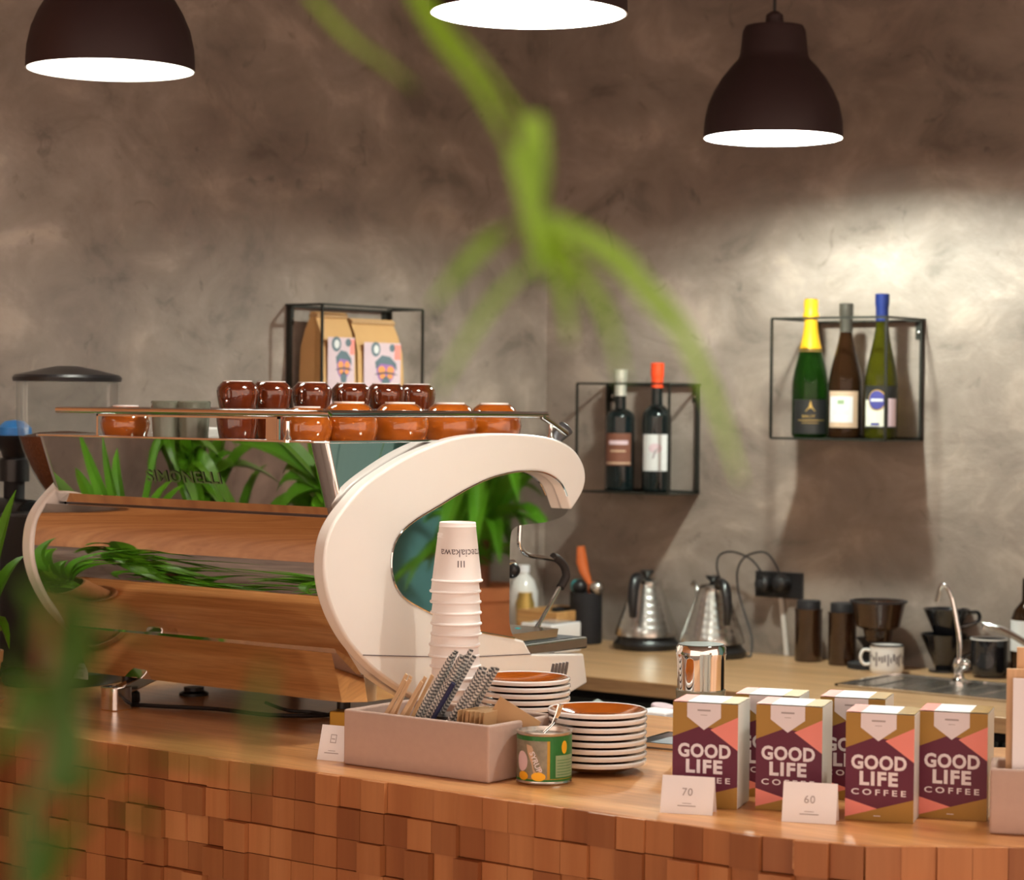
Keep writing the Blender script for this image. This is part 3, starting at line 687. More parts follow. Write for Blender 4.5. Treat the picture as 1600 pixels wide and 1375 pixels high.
bottle('dark wine bottle with silver neck and brown label on the lower wire shelf', on_shelf(969, s2z0, Y2), hpx(969, 578, s2z0, Y2), .0365, .185, 'round', .0140, 'bottle_dark', 'foil_silver', .065, lab_brown, 'bottles on the lower shelf')
bottle('dark wine bottle with orange-red neck and white label on the lower wire shelf', on_shelf(1026, s2z0, Y2), hpx(1026, 568, s2z0, Y2), .0365, .185, 'round', .0140, 'bottle_dark', 'foil_red', .06, lab_tree, 'bottles on the lower shelf')

# ------------------------------------------------------------------ kraft coffee bags
def coffee_bag(label, x, y0, y1, z0, h, dx):
    t = thing('coffee_bag', label, 'coffee bag', (x, (y0+y1)/2, z0), 0, 'kraft coffee bags on the left wall shelf')
    w = (y1-y0)/2; mb = MB(); rows = []
    for k, (zz, dd, ww) in enumerate(((0, .95, .97), (.01, 1, 1), (.25, 1.02, 1.0), (.5, 1.0, 1.0), (.72, .92, .98), (.86, .62, .94), (.95, .26, .93), (1, .20, .93))):
        D = dx*dd/2; Wd = w*ww; g = .80 if .1 < zz < .9 else .95
        rows.append([mb.v((a, b, zz*h)) for a, b in ((-D, -Wd), (0, -Wd*g if zz < .9 else -Wd), (D, -Wd), (D*1.06, 0), (D, Wd), (0, Wd*g if zz < .9 else Wd), (-D, Wd), (-D, 0))])
    for A, B in zip(rows, rows[1:]):
        for i in range(8): mb.face([A[i], A[(i+1) % 8], B[(i+1) % 8], B[i]])
    mb.face(rows[0][::-1]); mb.face(rows[-1]); mb.build('bag_body', 'kraft', t, ang=25)
    MB().box((-.012, -w*.94, h*.955), (.014, w*.94, h*.99)).build('folded_top', 'kraft2', t, smooth=False, bevel=.003)
    d = Decal((dx*.53+.002, 0, 0), (0, 1, 0), (0, 0, 1)); k = w
    L0, L1, B0, B1 = -.80*k, .80*k, .02, h*.80
    d.rect(L0, B0, L1, B1, 'lilac'); cx = .12*k; top_ = B1
    d.disc(cx-.42*k, top_-0.0154, .016, .017, 'slate', .0007); d.disc(cx-.40*k, top_-0.0154, .009, .010, 'lab_white', .0010); d.disc(cx+.30*k, top_-0.0115, .010, .009, 'slate', .0007)
    d.rect(cx+.40*k, top_-0.0384, L1, top_-0.0038, 'pink', .0006)
    d.poly([(cx-.40*k, top_-0.0608), (cx-.45*k, top_-0.0448), (cx-.15*k, top_-0.0288), (cx+.2*k, top_-0.0320), (cx+.48*k, top_-0.0480), (cx+.50*k, top_-0.0640), (cx+.3*k, top_-0.0512), (cx-.2*k, top_-0.0480)], 'slate', .0009)
    d.disc(cx+.02*k, top_-0.0640, .40*k, .030, 'violet', .0008); d.disc(cx-.16*k, top_-0.0627, .16*k, .009, 'orange', .0012); d.disc(cx+.22*k, top_-0.0627, .16*k, .009, 'orange', .0012)
    d.poly([(cx-.52*k, top_-0.0742), (cx-.25*k, top_-0.0685), (cx+.02*k, top_-0.0666), (cx+.30*k, top_-0.0685), (cx+.56*k, top_-0.0742), (cx+.2*k, top_-0.0730), (cx+.02*k, top_-0.0710), (cx-.2*k, top_-0.0730)], 'dark_print', .0015)
    d.disc(cx-.12*k, top_-0.0774, .13*k, .006, 'orange', .0012); d.disc(cx+.20*k, top_-0.0774, .13*k, .006, 'orange', .0012); d.disc(cx+.02*k, top_-0.0915, .18*k, .014, 'slate', .0012)
    d.build('printed_label', t)
zb0 = s1z1-.30
ysp = P(557, 550, X=XW+.09).y; ye = P(632, 550, X=XW+.09).y; ys = P(502, 550, X=XW+.09).y
coffee_bag('kraft coffee bag with a moustached face label, left of the pair', XW+.055, ys+.005, ysp-.002, zb0+.0005, P(520, 489, X=XW+.055).z-zb0, .072)
coffee_bag('kraft coffee bag with a moustached face label, right of the pair', XW+.055, ysp+.004, ye-.004, zb0+.0005, P(590, 500, X=XW+.055).z-zb0, .072)

# ------------------------------------------------------------------ things along the back counter
def kettle(label, px, Y, ang, grp='steel gooseneck kettles'):
    q = P(px, 1000, Y=Y); t = thing('gooseneck_kettle', label, 'kettle', (q.x, Y, BACK+.0003), ang, grp)
    MB().lathe([(.0, 0), (.078, 0), (.082, .006), (.082, .014), (.072, .024), (.070, .030), (0, .030)], seg=48).build('power_base', 'black', t)
    b = [(.070, .030), (.078, .034), (.0775, .042)]
    for i in range(6):
        zz = .046+i*.0175; rr = .0760-(i*.0175)*.36; b += [(rr, zz), (rr-.0015, zz+.008), (rr-.0045, zz+.0135)]
    b += [(.0375, .155), (.0365, .160), (.0, .160)]
    MB().lathe(b, seg=48).build('kettle_body', 'steel', t)
    MB().lathe([(.036, .160), (.036, .166), (.030, .172), (.012, .176), (0, .176)], seg=32).build('lid', 'steel', t)
    MB().lathe([(.006, .174), (.008, .180), (.018, .190), (.017, .194), (0, .194)], seg=24).build('lid_knob', 'black', t)
    sp = smooth_path([(-.066, 0, .055), (-.095, 0, .058), (-.112, 0, .085), (-.110, 0, .125), (-.118, 0, .155), (-.140, 0, .168), (-.150, 0, .160)], 6)
    n = len(sp); MB().tube(sp, [.010-.0055*min(1, i/(n*.7)) for i in range(n)], 12).build('spout', 'steel', t)
    hd = smooth_path([(.030, 0, .166), (.052, 0, .180), (.082, 0, .178), (.098, 0, .155), (.104, 0, .120), (.100, 0, .085)], 6)
    MB().tube(hd, [.007+.004*math.sin(PI*i/(len(hd)-1)) for i in range(len(hd))], 12, flat=1.3).build('handle', 'black', t)
    return t
kettle('steel gooseneck kettle on its black base, left of the pair', 1010, YW-.10, math.radians(-75))
kettle('steel gooseneck kettle with a black handle, behind the chrome shaker', 1113, YW-.14, math.radians(-38))
# utensil holder
q = P(915, 990, Y=YW-.10); t = thing('utensil_holder', 'black cylinder holding tools, left of the kettles', 'holder', (q.x, YW-.10, BACK+.0003))
hh = P(915, 925, Y=YW-.10).z-BACK
MB().lathe([(0, 0), (.040, 0), (.041, .003), (.041, hh), (.038, hh), (.036, .01), (0, .01)], seg=36).build('cylinder', 'blackmatte', t)
tb = Vector((q.x, YW-.10, BACK))
tg = MB().tube([(0, 0, .02), (.0, 0, hh+.02), (-.018, 0, hh+.050), (-.026, 0, hh+.075), (-.030, 0, hh+.115)], [.004, .006, .013, .015, .010], 12, flat=.5).build('wooden_spoon', 'redwood'); tag(tg, 'reddish wooden spoon handle sticking up from the black cylinder', 'spoon'); tg.location = tb+Vector((.012, 0, .0))
for k, (dx, dy, mm, lb) in enumerate(((-.012, -.01, 'black', 'round black tool head in the cylinder below the wooden spoon'), (.030, .0, 'steel', 'round steel tool head at the right edge of the cylinder'), (-.028, .008, 'teal_glass', 'teal tool head at the left edge of the cylinder'))):
    o = MB().tube([(0, 0, .012), (dx*.3, 0, hh)], .004, 8).sphere((dx*.6, 0, hh+.012), .019).build('bar_tool', mm); tag(o, lb, 'tool'); o.location = tb+Vector((dx*.5, dy, 0))
# wooden crate, white box, bottle, black bowl behind the steam wand
q = P(842, 980, Y=YW-.22)
ct = thing('wooden_crate', 'small open wooden crate behind the steam wand', 'crate', (q.x, YW-.13, BACK+.0003))
mb = MB(); zc = P(842, 955, Y=YW-.22).z-BACK
mb.box((-.07, -.09, 0), (.055, .09, .01)); mb.box((-.07, -.09, .01), (.055, -.082, zc)); mb.box((-.07, .082, .01), (.055, .09, zc)); mb.box((-.07, -.082, .01), (-.062, .082, zc)); mb.box((.047, -.082, .01), (.055, .082, zc)); mb.build('crate_body', 'crate', ct, smooth=False, bevel=.002)
q2 = P(815, 980, Y=YW-.15)
t = thing('milk_bottle', 'white plastic bottle standing in the wooden crate', 'bottle', (q2.x-.01, YW-.13, BACK+.0110))
MB().lathe([(0, 0), (.036, 0), (.038, .01), (.038, .11), (.028, .14), (.014, .155), (.014, .165), (0, .165)], seg=28).build('bottle_body', 'enamel', t)
MB().lathe([(.015, .16), (.015, .178), (0, .178)], seg=20).build('cap', 'paper_white', t)
q3 = P(832, 930, Y=YW-.13)
t = tag(MB().lathe([(0, 0), (.022, 0), (.024, .085), (.018, .10), (.018, .112), (0, .112)], seg=24).build('syrup_jar', 'lab_gold'), 'amber jar in the wooden crate beside the white bottle', 'jar'); t.location = (q3.x, YW-.16, BACK+.0110)
q3 = P(852, 930, Y=YW-.17)
t = tag(MB().lathe([(0, 0), (.024, 0), (.026, .072), (.023, .074), (0, .070)], seg=24).build('black_tin', 'blackmatte'), 'low black tin in the right of the wooden crate', 'tin'); t.location = (q3.x, YW-.10, BACK+.0110)
q4 = P(862, 990, Y=YW-.32); t = tag(MB().box((-.05, -.06, 0), (.045, .06, P(862, 975, Y=YW-.36).z-BACK)).build('white_carton', 'ceramic', bevel=.004), 'low white carton in front of the wooden crate', 'box'); t.location = (q4.x, YW-.32, BACK+.0003)

# sockets, cables
a = P(1184, 891, Y=YW); b = P(1256, 936, Y=YW)
t = thing('wall_socket', 'black double wall socket above the counter', 'socket', (a.x, YW, b.z)); sw, sh = b.x-a.x, a.z-b.z
MB().box((0, -.012, 0), (sw, 0, sh)).build('socket_plate', 'black', t, smooth=False, bevel=.002)
for k, px in enumerate((1193, 1219)):
    q = P(px, 912, Y=YW-.03)
    pl = tag(MB().lathe([(0, 0), (.021, 0), (.022, .008), (.018, .030), (.010, .036), (0, .036)], seg=24, mtx=Matrix.Rotation(PI/2, 4, 'X')).build('power_plug', 'black'), ('left' if k == 0 else 'right')+' black power plug in the wall socket', 'plug', 'black plugs in the wall socket')
    pl.location = (q.x, YW-.0125, q.z)
mb = MB(); mb.tube(smooth_path([P(1193, 905, Y=YW-.05), P(1187, 890, Y=YW-.05), P(1172, 873, Y=YW-.05), P(1145, 862, Y=YW-.05), P(1125, 867, Y=YW-.06), P(1120, 885, Y=YW-.07), P(1125, 912, Y=YW-.06), P(1125, 950, Y=YW-.045), P(1120, 1000, Y=YW-.03)]+[Vector((P(1120, 1005, Y=YW-.03).x, YW-.03, BACK+.004))], 6), .0024, 8)
tag(mb.build('power_cable', 'black'), 'black cable looping from the left plug down behind the kettle', 'cable')
e = P(1170, 1020, z=BACK+.004)
mb = MB(); mb.tube(smooth_path([P(1219, 905, Y=YW-.05), P(1215, 888, Y=YW-.05), P(1200, 866, Y=YW-.055), P(1183, 863, Y=YW-.06), P(1162, 872, Y=YW-.06), P(1152, 893, Y=YW-.06), P(1154, 925, Y=YW-.06), P(1164, 960, Y=YW-.07), P(1172, 985, Y=YW-.08), P(1175, 1003, Y=YW-.09), Vector((P(1173, 1012, Y=YW-.105).x, YW-.105, BACK+.006)), Vector((P(1166, 1018, Y=YW-.115).x, YW-.115, BACK+.005))], 6), .0024, 8)
tag(mb.build('power_cable', 'black'), 'black cable arching from the right plug to the kettle base', 'cable')
mb = MB(); mb.tube([P(1220, 934, Y=YW-.006), P(1225, 980, Y=YW-.006), Vector((P(1229, 1020, Y=YW-.006).x, YW-.006, BACK+.001))], .0062, 8)
tag(mb.build('cable_conduit', 'cable_white'), 'white cable running down the wall below the black socket', 'cable')

def canister(label, px, wpx, ytop, ylid, Y, m='smoke_brown', lidw=.86):
    q = P(px, 1000, Y=Y); s = (q-CAM).dot(f0)/FPX; r = wpx*s/2; h = P(px, ytop, Y=Y).z-BACK; hl = P(px, ylid, Y=Y).z-BACK
    t = thing('brown_canister', label, 'canister', (q.x, Y, BACK+.0003), 0, 'smoked brown canisters')
    MB().lathe([(0, 0), (r*.96, 0), (r, .004), (r, hl-.006), (r*1.04, hl-.003), (r*1.04, hl), (0, hl)], seg=40).build('canister_body', m, t)
    MB().lathe([(r*lidw, hl), (r*lidw, h-.003), (r*lidw*.96, h), (0, h)], seg=40).build('lid', 'blackmatte', t)
    return t
canister('tall smoked brown canister nearest the white cable', 1263, 43, 938, 951, YW-.07)
canister('smoked brown canister with a black lid beside the big brewer', 1316, 44, 942, 956, YW-.08)
# big brewer: smoked bell on a stand
Yd = YW-.10; q = P(1372, 1000, Y=Yd); s = (q-CAM).dot(f0)/FPX
t = thing('coffee_brewer', 'large smoked brown brewer tapering to a black stand, behind the white mug', 'brewer', (q.x, Yd, BACK+.0003))
zt = P(1372, 941, Y=Yd).z-BACK
MB().lathe([(0, 0), (.048, 0), (.048, .012), (.014, .02), (.012, .05), (.028, .07)], (-.025, 0, 0), 32).build('stand', 'blackmatte', t)
MB().lathe([(.018, .055), (.030, .066), (.034, .09), (.050, zt-.055), (.060, zt-.010), (.0625, zt), (.060, zt), (.047, zt-.055), (.030, .09), (.0, .07)], seg=40, caps=False).build('brewer_bell', 'smoke_brown', t)
MB().lathe([(.066, zt), (.066, zt+.004), (.058, zt+.004)], seg=40, caps=False).build('brewer_rim', 'blackmatte', t)
# white mug with drips
Ym = P(1385, 1052, z=BACK).y; q = P(1385, 1050, Y=Ym); s = (q-CAM).dot(f0)/FPX; r = 53*s/2; h = P(1385, 1008, Y=Ym).z-BACK
t = thing('enamel_mug', 'white enamel mug with black dripping pattern on the back counter', 'mug', (q.x, Ym, BACK+.0003))
MB().lathe([(0, 0), (r*.90, 0), (r*.96, .004), (r, .012), (r, h), (r*.96, h), (r*.94, .01), (0, .008)], seg=40).build('mug_body', 'enamel', t)
MB().lathe([(r*.97, h-.001), (r*1.03, h-.001), (r*1.03, h+.0025), (r*.95, h+.0025)], seg=40, caps=False).build('mug_rim', 'enamel_black', t)
MB().tube(smooth_path([(-r*.92*.79, -r*.92*.61, h*.80), (-r*1.35*.79, -r*1.35*.61, h*.82), (-r*1.55*.79, -r*1.55*.61, h*.58), (-r*1.35*.79, -r*1.35*.61, h*.32), (-r*.92*.79, -r*.92*.61, h*.34)], 5), .0035, 8).build('mug_handle', 'enamel', t)
d = Decal((0, 0, 0), (1, 0, 0), (0, 0, 1), cyl_decal(r, 0, FACE)); x = -.05
while x < .05:
    w_ = random.uniform(.0025, .005); l_ = random.uniform(.2, .55); d.rect(x, h*(.80-l_), x+w_, h*.80-random.uniform(0, .012), 'dark_print', .0008, 1); x += w_+random.uniform(.002, .004)
d.build('drip_pattern', t)
# stacked black drippers
Yk = P(1475, 1050, z=BACK).y; q = P(1475, 1050, Y=Yk); hz = P(1475, 950, Y=Yk).z-BACK; s = (q-CAM).dot(f0)/FPX
def dripper(label, z0, hh, r1, r0, px, hang, foot):
    q_ = P(px, 1040, Y=Yk); t = thing('pour_over_dripper', label, 'dripper', (q_.x, Yk, z0), 0, 'black pour-over drippers')
    MB().lathe([(r0, 0), (r0*1.05, .004), (r1*.96, hh-.004), (r1, hh), (r1*.95, hh), (r0*.8, .006), (0, .006)], seg=40).build('cone', 'enamel_black', t)
    MB().tube(smooth_path([(r1*.8*math.cos(hang), r1*.8*math.sin(hang), hh*.85), (r1*1.3*math.cos(hang), r1*1.3*math.sin(hang), hh*.9), (r1*1.32*math.cos(hang), r1*1.32*math.sin(hang), hh*.55), (r1*.62*math.cos(hang), r1*.62*math.sin(hang), hh*.30)], 5), .0045, 8).build('dripper_handle', 'enamel_black', t)
    if foot: MB().lathe([(0, -.006), (r0*1.9, -.006), (r0*1.9, -.001), (0, -.001)], seg=36).build('foot_plate', 'enamel_black', t)
za, zb = BACK+.0065, P(1470, 990, Y=Yk).z
dripper('black pour-over dripper standing on the counter, lower of the stack', za, zb-za, .054, .018, 1474, .3, True)
dripper('black pour-over dripper with a looped handle, on top of the stack', zb+.0003, P(1475, 951, Y=Yk).z-zb, .054, .028, 1478, .3, False)
# black enamel mug
Yn = P(1545, 1058, z=BACK).y; q = P(1545, 1050, Y=Yn); s = (q-CAM).dot(f0)/FPX; r = 57*s/2; h = P(1545, 1003, Y=Yn).z-BACK
t = thing('enamel_mug', 'black enamel mug beside the tap', 'mug', (q.x, Yn, BACK+.0060))
MB().lathe([(0, 0), (r*.92, 0), (r*.98, .004), (r, .012), (r, h), (r*.95, h), (r*.93, .01), (0, .008)], seg=40).build('mug_body', 'enamel_black', t)
MB().lathe([(r*.95, h), (r*1.03, h), (r*1.03, h+.003), (r*.95, h+.003)], seg=40, caps=False).build('mug_rim', 'enamel', t)
# sink
sa = P(1322, 1069, z=BACK); sx0 = sa.x; sy0 = sa.y-.03; sy1 = YW-.10
t = thing('sink', 'stainless steel inset sink and drainer in the back counter', 'sink', (0, 0, BACK))
sf = P(1500, 1091, z=BACK).y
mb = MB(); mb.box((sx0, sf, .0002), (sx0+.9, YW-.19, .003)); mb.build('sink_plate', 'steel', t, smooth=False, bevel=.001)
mb = MB(); mb.box((sx0, sf, .003), (sx0+.9, sf+.008, .006)); mb.box((sx0, YW-.198, .003), (sx0+.9, YW-.19, .006)); mb.box((sx0, sf, .003), (sx0+.008, YW-.19, .006)); mb.build('raised_rim', 'chrome', t, smooth=False)
mb = MB(); mb.box((sx0+.42, sf+.04, .0032), (sx0+.80, YW-.24, .0038)); mb.build('basin', 'steel_dark', t, smooth=False)
for i in range(5): MB().box((sx0+.06+i*.06, sf+.04, .0031), (sx0+.075+i*.06, YW-.24, .0048)).build('drainer_rib', 'steel', t, smooth=False)
# slim tap
Yt = P(1498, 1070, z=BACK).y; B_ = P(1498, 1068, Y=Yt)
t = thing('slim_tap', 'slim chrome gooseneck water tap rising from the sink', 'tap', (B_.x, Yt, BACK+.0035))
L_ = lambda x, y: P(x, y, Y=Yt)-Vector((B_.x, Yt, BACK+.0035))
MB().tube(smooth_path([L_(1499, 1040), L_(1499, 1000), L_(1494, 965), L_(1488, 935), L_(1482, 920), L_(1475, 914), L_(1469, 918), L_(1466, 930), L_(1464, 940)], 5), .0055, 12).build('spout', 'chrome', t)
MB().lathe([(0, 0), (.020, 0), (.020, .006), (.012, .012), (.010, .03), (.013, .04), (.009, .055), (0, .055)], seg=24).build('tap_base', 'chrome', t)
MB().tube([(.005, -.01, .03), (.022, -.02, .042)], [.008, .011], 12).sphere((.026, -.022, .046), .011).build('tap_handle', 'chrome', t)
# mixer tap
Yx = P(1600, 1080, z=BACK).y+.06
t = thing('mixer_tap', 'chrome mixer tap arching in from the right edge', 'tap', (P(1640, 1060, Y=Yx).x, Yx, BACK+.0035))
Lx = lambda x, y: P(x, y, Y=Yx)-t.location
MB().tube(smooth_path([Vector((0, 0, .0)), Lx(1640, 1040), Lx(1625, 1018), Lx(1600, 1003), Lx(1570, 986), Lx(1550, 979), Lx(1536, 976)], 5), .0075, 12).build('spout', 'chrome', t)
MB().tube([Lx(1538, 973), Lx(1536, 984)], .0085, 12).build('aerator', 'chrome', t)
MB().lathe([(0, 0), (.026, 0), (.024, .05), (0, .05)], seg=24).build('tap_base', 'chrome', t)
# syrup bottle at right edge
Ys = YW-.08; q = P(1606, 990, Y=Ys)
t = thing('syrup_bottle', 'dark brown bottle with a pale label at the right edge', 'bottle', (q.x, Ys, BACK+.0003))
zt = P(1606, 925, Y=Ys).z-BACK
MB().lathe([(0, 0), (.036, 0), (.037, .01), (.037, zt-.06), (.030, zt-.04), (.014, zt-.02), (.013, zt+.03), (0, zt+.03)], seg=32).build('bottle_glass', 'bottle_brown', t)
MB().lathe([(.0376, zt-.13), (.0376, zt-.062)], seg=32, caps=False).build('label', 'lab_white', t)

# ------------------------------------------------------------------ things on the bar
def rect_frame(a, b, w):
    """unit directions of a box whose front bottom edge runs a->b"""
    d = (b-a); L = d.length; d.normalize(); n = Vector((-d.y, d.x, 0)); return d, n, L
# concrete tray
A = P(536, 1194, z=BAR); B = P(763, 1225, z=BAR); C = P(853, 1120, z=BAR+.080)
d, n, L = rect_frame(A, B, 0); wd_ = (C-B).dot(n); wd_ = max(.16, min(.24, wd_)); ang = math.atan2(d.y, d.x)
tr = thing('condiment_tray', 'pinkish grey concrete tray of straws, sticks and lids on the bar', 'tray', (A.x, A.y, BAR+.0003), ang)
TW = wd_; TH_ = .080; k = .008
mb = MB()
ro = [(0, 0), (L, 0), (L, TW), (0, TW)]; ri = [(k, k), (L-k, k), (L-k, TW-k), (k, TW-k)]
vo0 = [mb.v((*p, 0)) for p in ro]; vo1 = [mb.v((*p, TH_)) for p in ro]; vi1 = [mb.v((*p, TH_)) for p in ri]; vi0 = [mb.v((*p, .01)) for p in ri]
for i in range(4):
    j = (i+1) % 4; mb.face([vo0[i], vo0[j], vo1[j], vo1[i]]); mb.face([vo1[i], vo1[j], vi1[j], vi1[i]]); mb.face([vi1[i], vi1[j], vi0[j], vi0[i]])
mb.face(vo0[::-1]); mb.face(vi0); mb.build('tray_body', 'concrete', tr, smooth=False, bevel=.0035)
TM = Matrix.Translation((A.x, A.y, BAR+.0003)) @ Matrix.Rotation(ang, 4, 'Z')
def in_tray(o, x, y, z, rot=(0, 0, 0)):
    o.matrix_world = TM @ Matrix.Translation((x, y, z)) @ Euler(rot).to_matrix().to_4x4(); return o
# stir sticks
st0 = MB().box((-.003, -.0008, 0), (.003, .0008, .140)).build('stir_stick', 'stick', smooth=False, bevel=.0006)
for i in range(9):
    o = st0 if i == 0 else st0.copy()
    if i: COL.objects.link(o)
    tag(o, 'pale wooden stir stick leaning in the left end of the concrete tray', 'stirrer', 'wooden stir sticks in the tray')
    in_tray(o, .014+.0058*i+random.uniform(-.002, .002), .024+.010*(i % 3)+random.uniform(-.003, .003), .012, (random.uniform(-.04, .08), .60+random.uniform(-.10, .06), random.uniform(-.05, .05)))
# straws with slanting stripes
def straw(m1, m2, nm):
    mb = MB(); r, h, seg, st = .0036, .165, 12, 110; rings = []
    for i in range(st+1): rings.append([mb.v((r*math.cos(2*PI*k/seg), r*math.sin(2*PI*k/seg), h*i/st)) for k in range(seg)])
    for i in range(st):
        for k in range(seg): mb.mi = ((k+i*3)//6) % 2; mb.face([rings[i][k], rings[i][(k+1) % seg], rings[i+1][(k+1) % seg], rings[i+1][k]])
    return mb.build(nm, [m1, m2])
M['straw_grey'] = mat('straw_grey', (.16, .17, .18), .6); M['straw_white'] = mat('straw_white', (.75, .73, .70), .6); M['straw_navy'] = mat('straw_navy', (.03, .035, .10), .5)
w0 = straw('straw_grey', 'straw_white', 'paper_straw')
for i in range(17):
    o = w0 if i == 0 else w0.copy()
    if i: COL.objects.link(o)
    tag(o, 'grey and white striped paper straw leaning in the concrete tray', 'straw', 'striped paper straws in the tray')
    hi = i < 8; x = .066+.0035*(i % 8)+(0 if hi else .038); in_tray(o, x, .050+.010*((i*3) % 5), .012+(.016 if hi else 0), (random.uniform(-.02, .06), (.56 if hi else .60)+random.uniform(-.03, .05), random.uniform(-.06, .06)))
o = MB().tube([(0, 0, 0), (0, 0, .140)], .0036, 12).build('plain_straw', 'straw_navy'); tag(o, 'plain dark blue straw among the striped ones', 'straw'); in_tray(o, .092, .040, .012, (0, .60, 0))
# lids
ld = MB().lathe([(.0, .0), (.039, 0), (.0405, .002), (.040, .006), (.034, .008), (.032, .014), (.0, .014)], seg=40).build('cup_lid', 'black')
for i in range(8):
    o = ld if i == 0 else ld.copy()
    if i: COL.objects.link(o)
    s_ = i//4; tag(o, 'black plastic cup lid in the '+('left' if s_ == 0 else 'right')+' stack in the concrete tray', 'lid', 'black cup lids, '+('left' if s_ == 0 else 'right')+' stack')
    in_tray(o, (.135 if s_ == 0 else .188), .085+(.0 if s_ == 0 else .01), .012+(i % 4)*.0165+(.004 if s_ else 0), (0, 0, 0))
# kraft cards
cd = MB().box((-.0009, -.030, 0), (.0009, .030, .082)).build('kraft_card', 'kraft2', smooth=False)
for i in range(9):
    o = cd if i == 0 else cd.copy()
    if i: COL.objects.link(o)
    tag(o, 'brown kraft loyalty card standing in the right end of the tray', 'card', 'brown kraft cards in the tray')
    in_tray(o, L-.078+.0052*i, .050, .012, (0, .10, .12*math.sin(i)))
o = thing('kraft_card', 'angled brown kraft card with a small stamp, front right of the tray', 'card'); MB().box((-.0009, -.034, 0), (.0009, .034, .088)).build('card_sheet', 'kraft2', o, smooth=False)
dd = Decal((.0012, 0, .066), (0, 1, 0), (0, 0, 1)); dd.rect(.008, -.008, .010, .006, 'dark_print'); dd.rect(.013, -.006, .0145, .004, 'dark_print'); dd.build('stamp', o)
in_tray(o, L-.040, .050, .020, (-.55, .0, -.95))

# takeaway cups
cl = P(711, 1150, t=3.55/1.0); CX, CY = CAM.x+(P(711, 900, t=3.56).x), P(711, 900, t=3.56).y
def paper_cup(label, loc, first):
    t = thing('paper_cup', label, 'cup', loc, 0, 'white paper cups in the tall stack')
    MB().lathe([(.0375, 0), (.0395, .0005), (.0402, .0022), (.0395, .0040), (.0378, .0045), (.0285, .0845), (.0290, .0855), (.0284, .0865), (.0282, .0915), (.0270, .0925), (.0265, .0885), (0, .0885)], seg=48).build('cup_body', 'cup_white', t)
    if first:
        fn = lambda a, b, l: (lambda zz, R: Vector((R*math.cos(fa+a/.034), R*math.sin(fa+a/.034), zz)))(.046+b, .0378-(.046+b-.0045)*.1163+.0004)
        fa = math.atan2(-CY, -CX)+.03
        d = Decal((0, 0, 0), (1, 0, 0), (0, 0, 1), fn); d.text('trzeciakawa', .010, -.000, .0170, 'dark_print', 0, .0006, rot=True, width=.080)
        for q in (-.0045, 0, .0045): d.rect(.004+q, -.0215, .0056+q, -.0115, 'dark_print', .0006)
        d.build('printed_name', t)
    return t
zc0 = P(711, 815, t=3.56).z-.0925; n = int((zc0-BAR)/.0160); sp_ = (zc0-BAR-.0004)/n
for i in range(n+1):
    lb = 'white paper cup with upside-down printed name, top of the tall stack' if i == n else 'upturned white paper cup nested in the tall stack, only its rim showing'
    t = paper_cup(lb, (CX+.0018*math.sin(i*1.3)+.00025*i*.79, CY+.0012*math.sin(i*2.1), BAR+.0004+i*sp_), i == n)
    if i < n: t['group'] = 'nested white paper cups under the top one'

# saucers
def saucer(label, loc, grp):
    t = thing('saucer', label, 'saucer', loc, 0, grp)
    MB().lathe([(0, .0), (.026, .0), (.028, .0015), (.050, .0045), (.0680, .0125), (.0685, .0145)], seg=56, caps=False).build('glazed_underside', 'brown_glaze', t)
    MB().lathe([(.0672, .0118), (.0700, .0122), (.0716, .0145), (.0716, .0172), (.0700, .0190), (.0682, .0180)], seg=56, caps=False).build('white_rim', 'ceramic', t)
    MB().lathe([(.0690, .0182), (.064, .0150), (.048, .0072), (.028, .0045), (0, .0045)], seg=56, caps=False).build('amber_well', 'amber', t)
    return t
q = P(932, 1204, z=BAR); SX, SY = q.x, q.y; s0 = None
for i in range(8):
    lb = 'amber saucer with a white rim, top of the front stack by the tin' if i == 7 else 'white-rimmed saucer within the front stack, only its rim showing'
    g = 'amber saucers, front stack' if i < 7 else None
    t = saucer(lb, (SX, SY, BAR+.0003+i*.0101), g) if i == 0 else dup(s0, (SX+random.uniform(-.0006, .0006), SY, BAR+.0003+i*.0101), label=lb, group=g)
    if i == 0: s0 = t
    if g is None and 'group' in t.keys(): del t['group']
q = P(820, 900, t=3.52); n1 = 10
zt1 = P(820, 1058, t=3.52).z-.018; n1 = 9; sp1 = (zt1-BAR-.0003)/n1
for i in range(n1+1):
    lb = 'amber saucer with a white rim, top of the rear stack beside the paper cups' if i == n1 else 'white-rimmed saucer within the rear stack, only its rim showing'
    t = dup(s0, (q.x+random.uniform(-.0008, .0008), q.y, BAR+.0003+i*sp1), label=lb, group='amber saucers, rear stack')
    if i == n1: del t['group']
# teaspoons standing behind the rear saucers
hp_ = P(872, 900, t=3.66); hd = thing('spoon_jar', 'small steel jar of teaspoons behind the rear saucers', 'jar', (hp_.x, hp_.y, BAR+.0003))
MB().lathe([(0, 0), (.020, 0), (.020, .07), (.0185, .07), (.0185, .004), (0, .004)], seg=24).build('jar_body', 'steel', hd)
zz = P(872, 1042, t=3.66).z-BAR
for i in range(5):
    o = MB().tube([(0, 0, 0), (0, 0, zz-.035), (.004, 0, zz-.012), (.0065, 0, zz)], [.0018, .0016, .0026, .0022], 8, flat=.6).build('teaspoon', 'steel_dark'); tag(o, 'steel teaspoon handle in the jar behind the rear saucers', 'spoon', 'teaspoons behind the saucers')
    o.location = Vector((hp_.x, hp_.y, BAR+.0045))+RT.to_3d()*(-.011+.0055*i)*1.0+Vector((0, 0, 0)); o.location.z = BAR+.0050+i*.0008

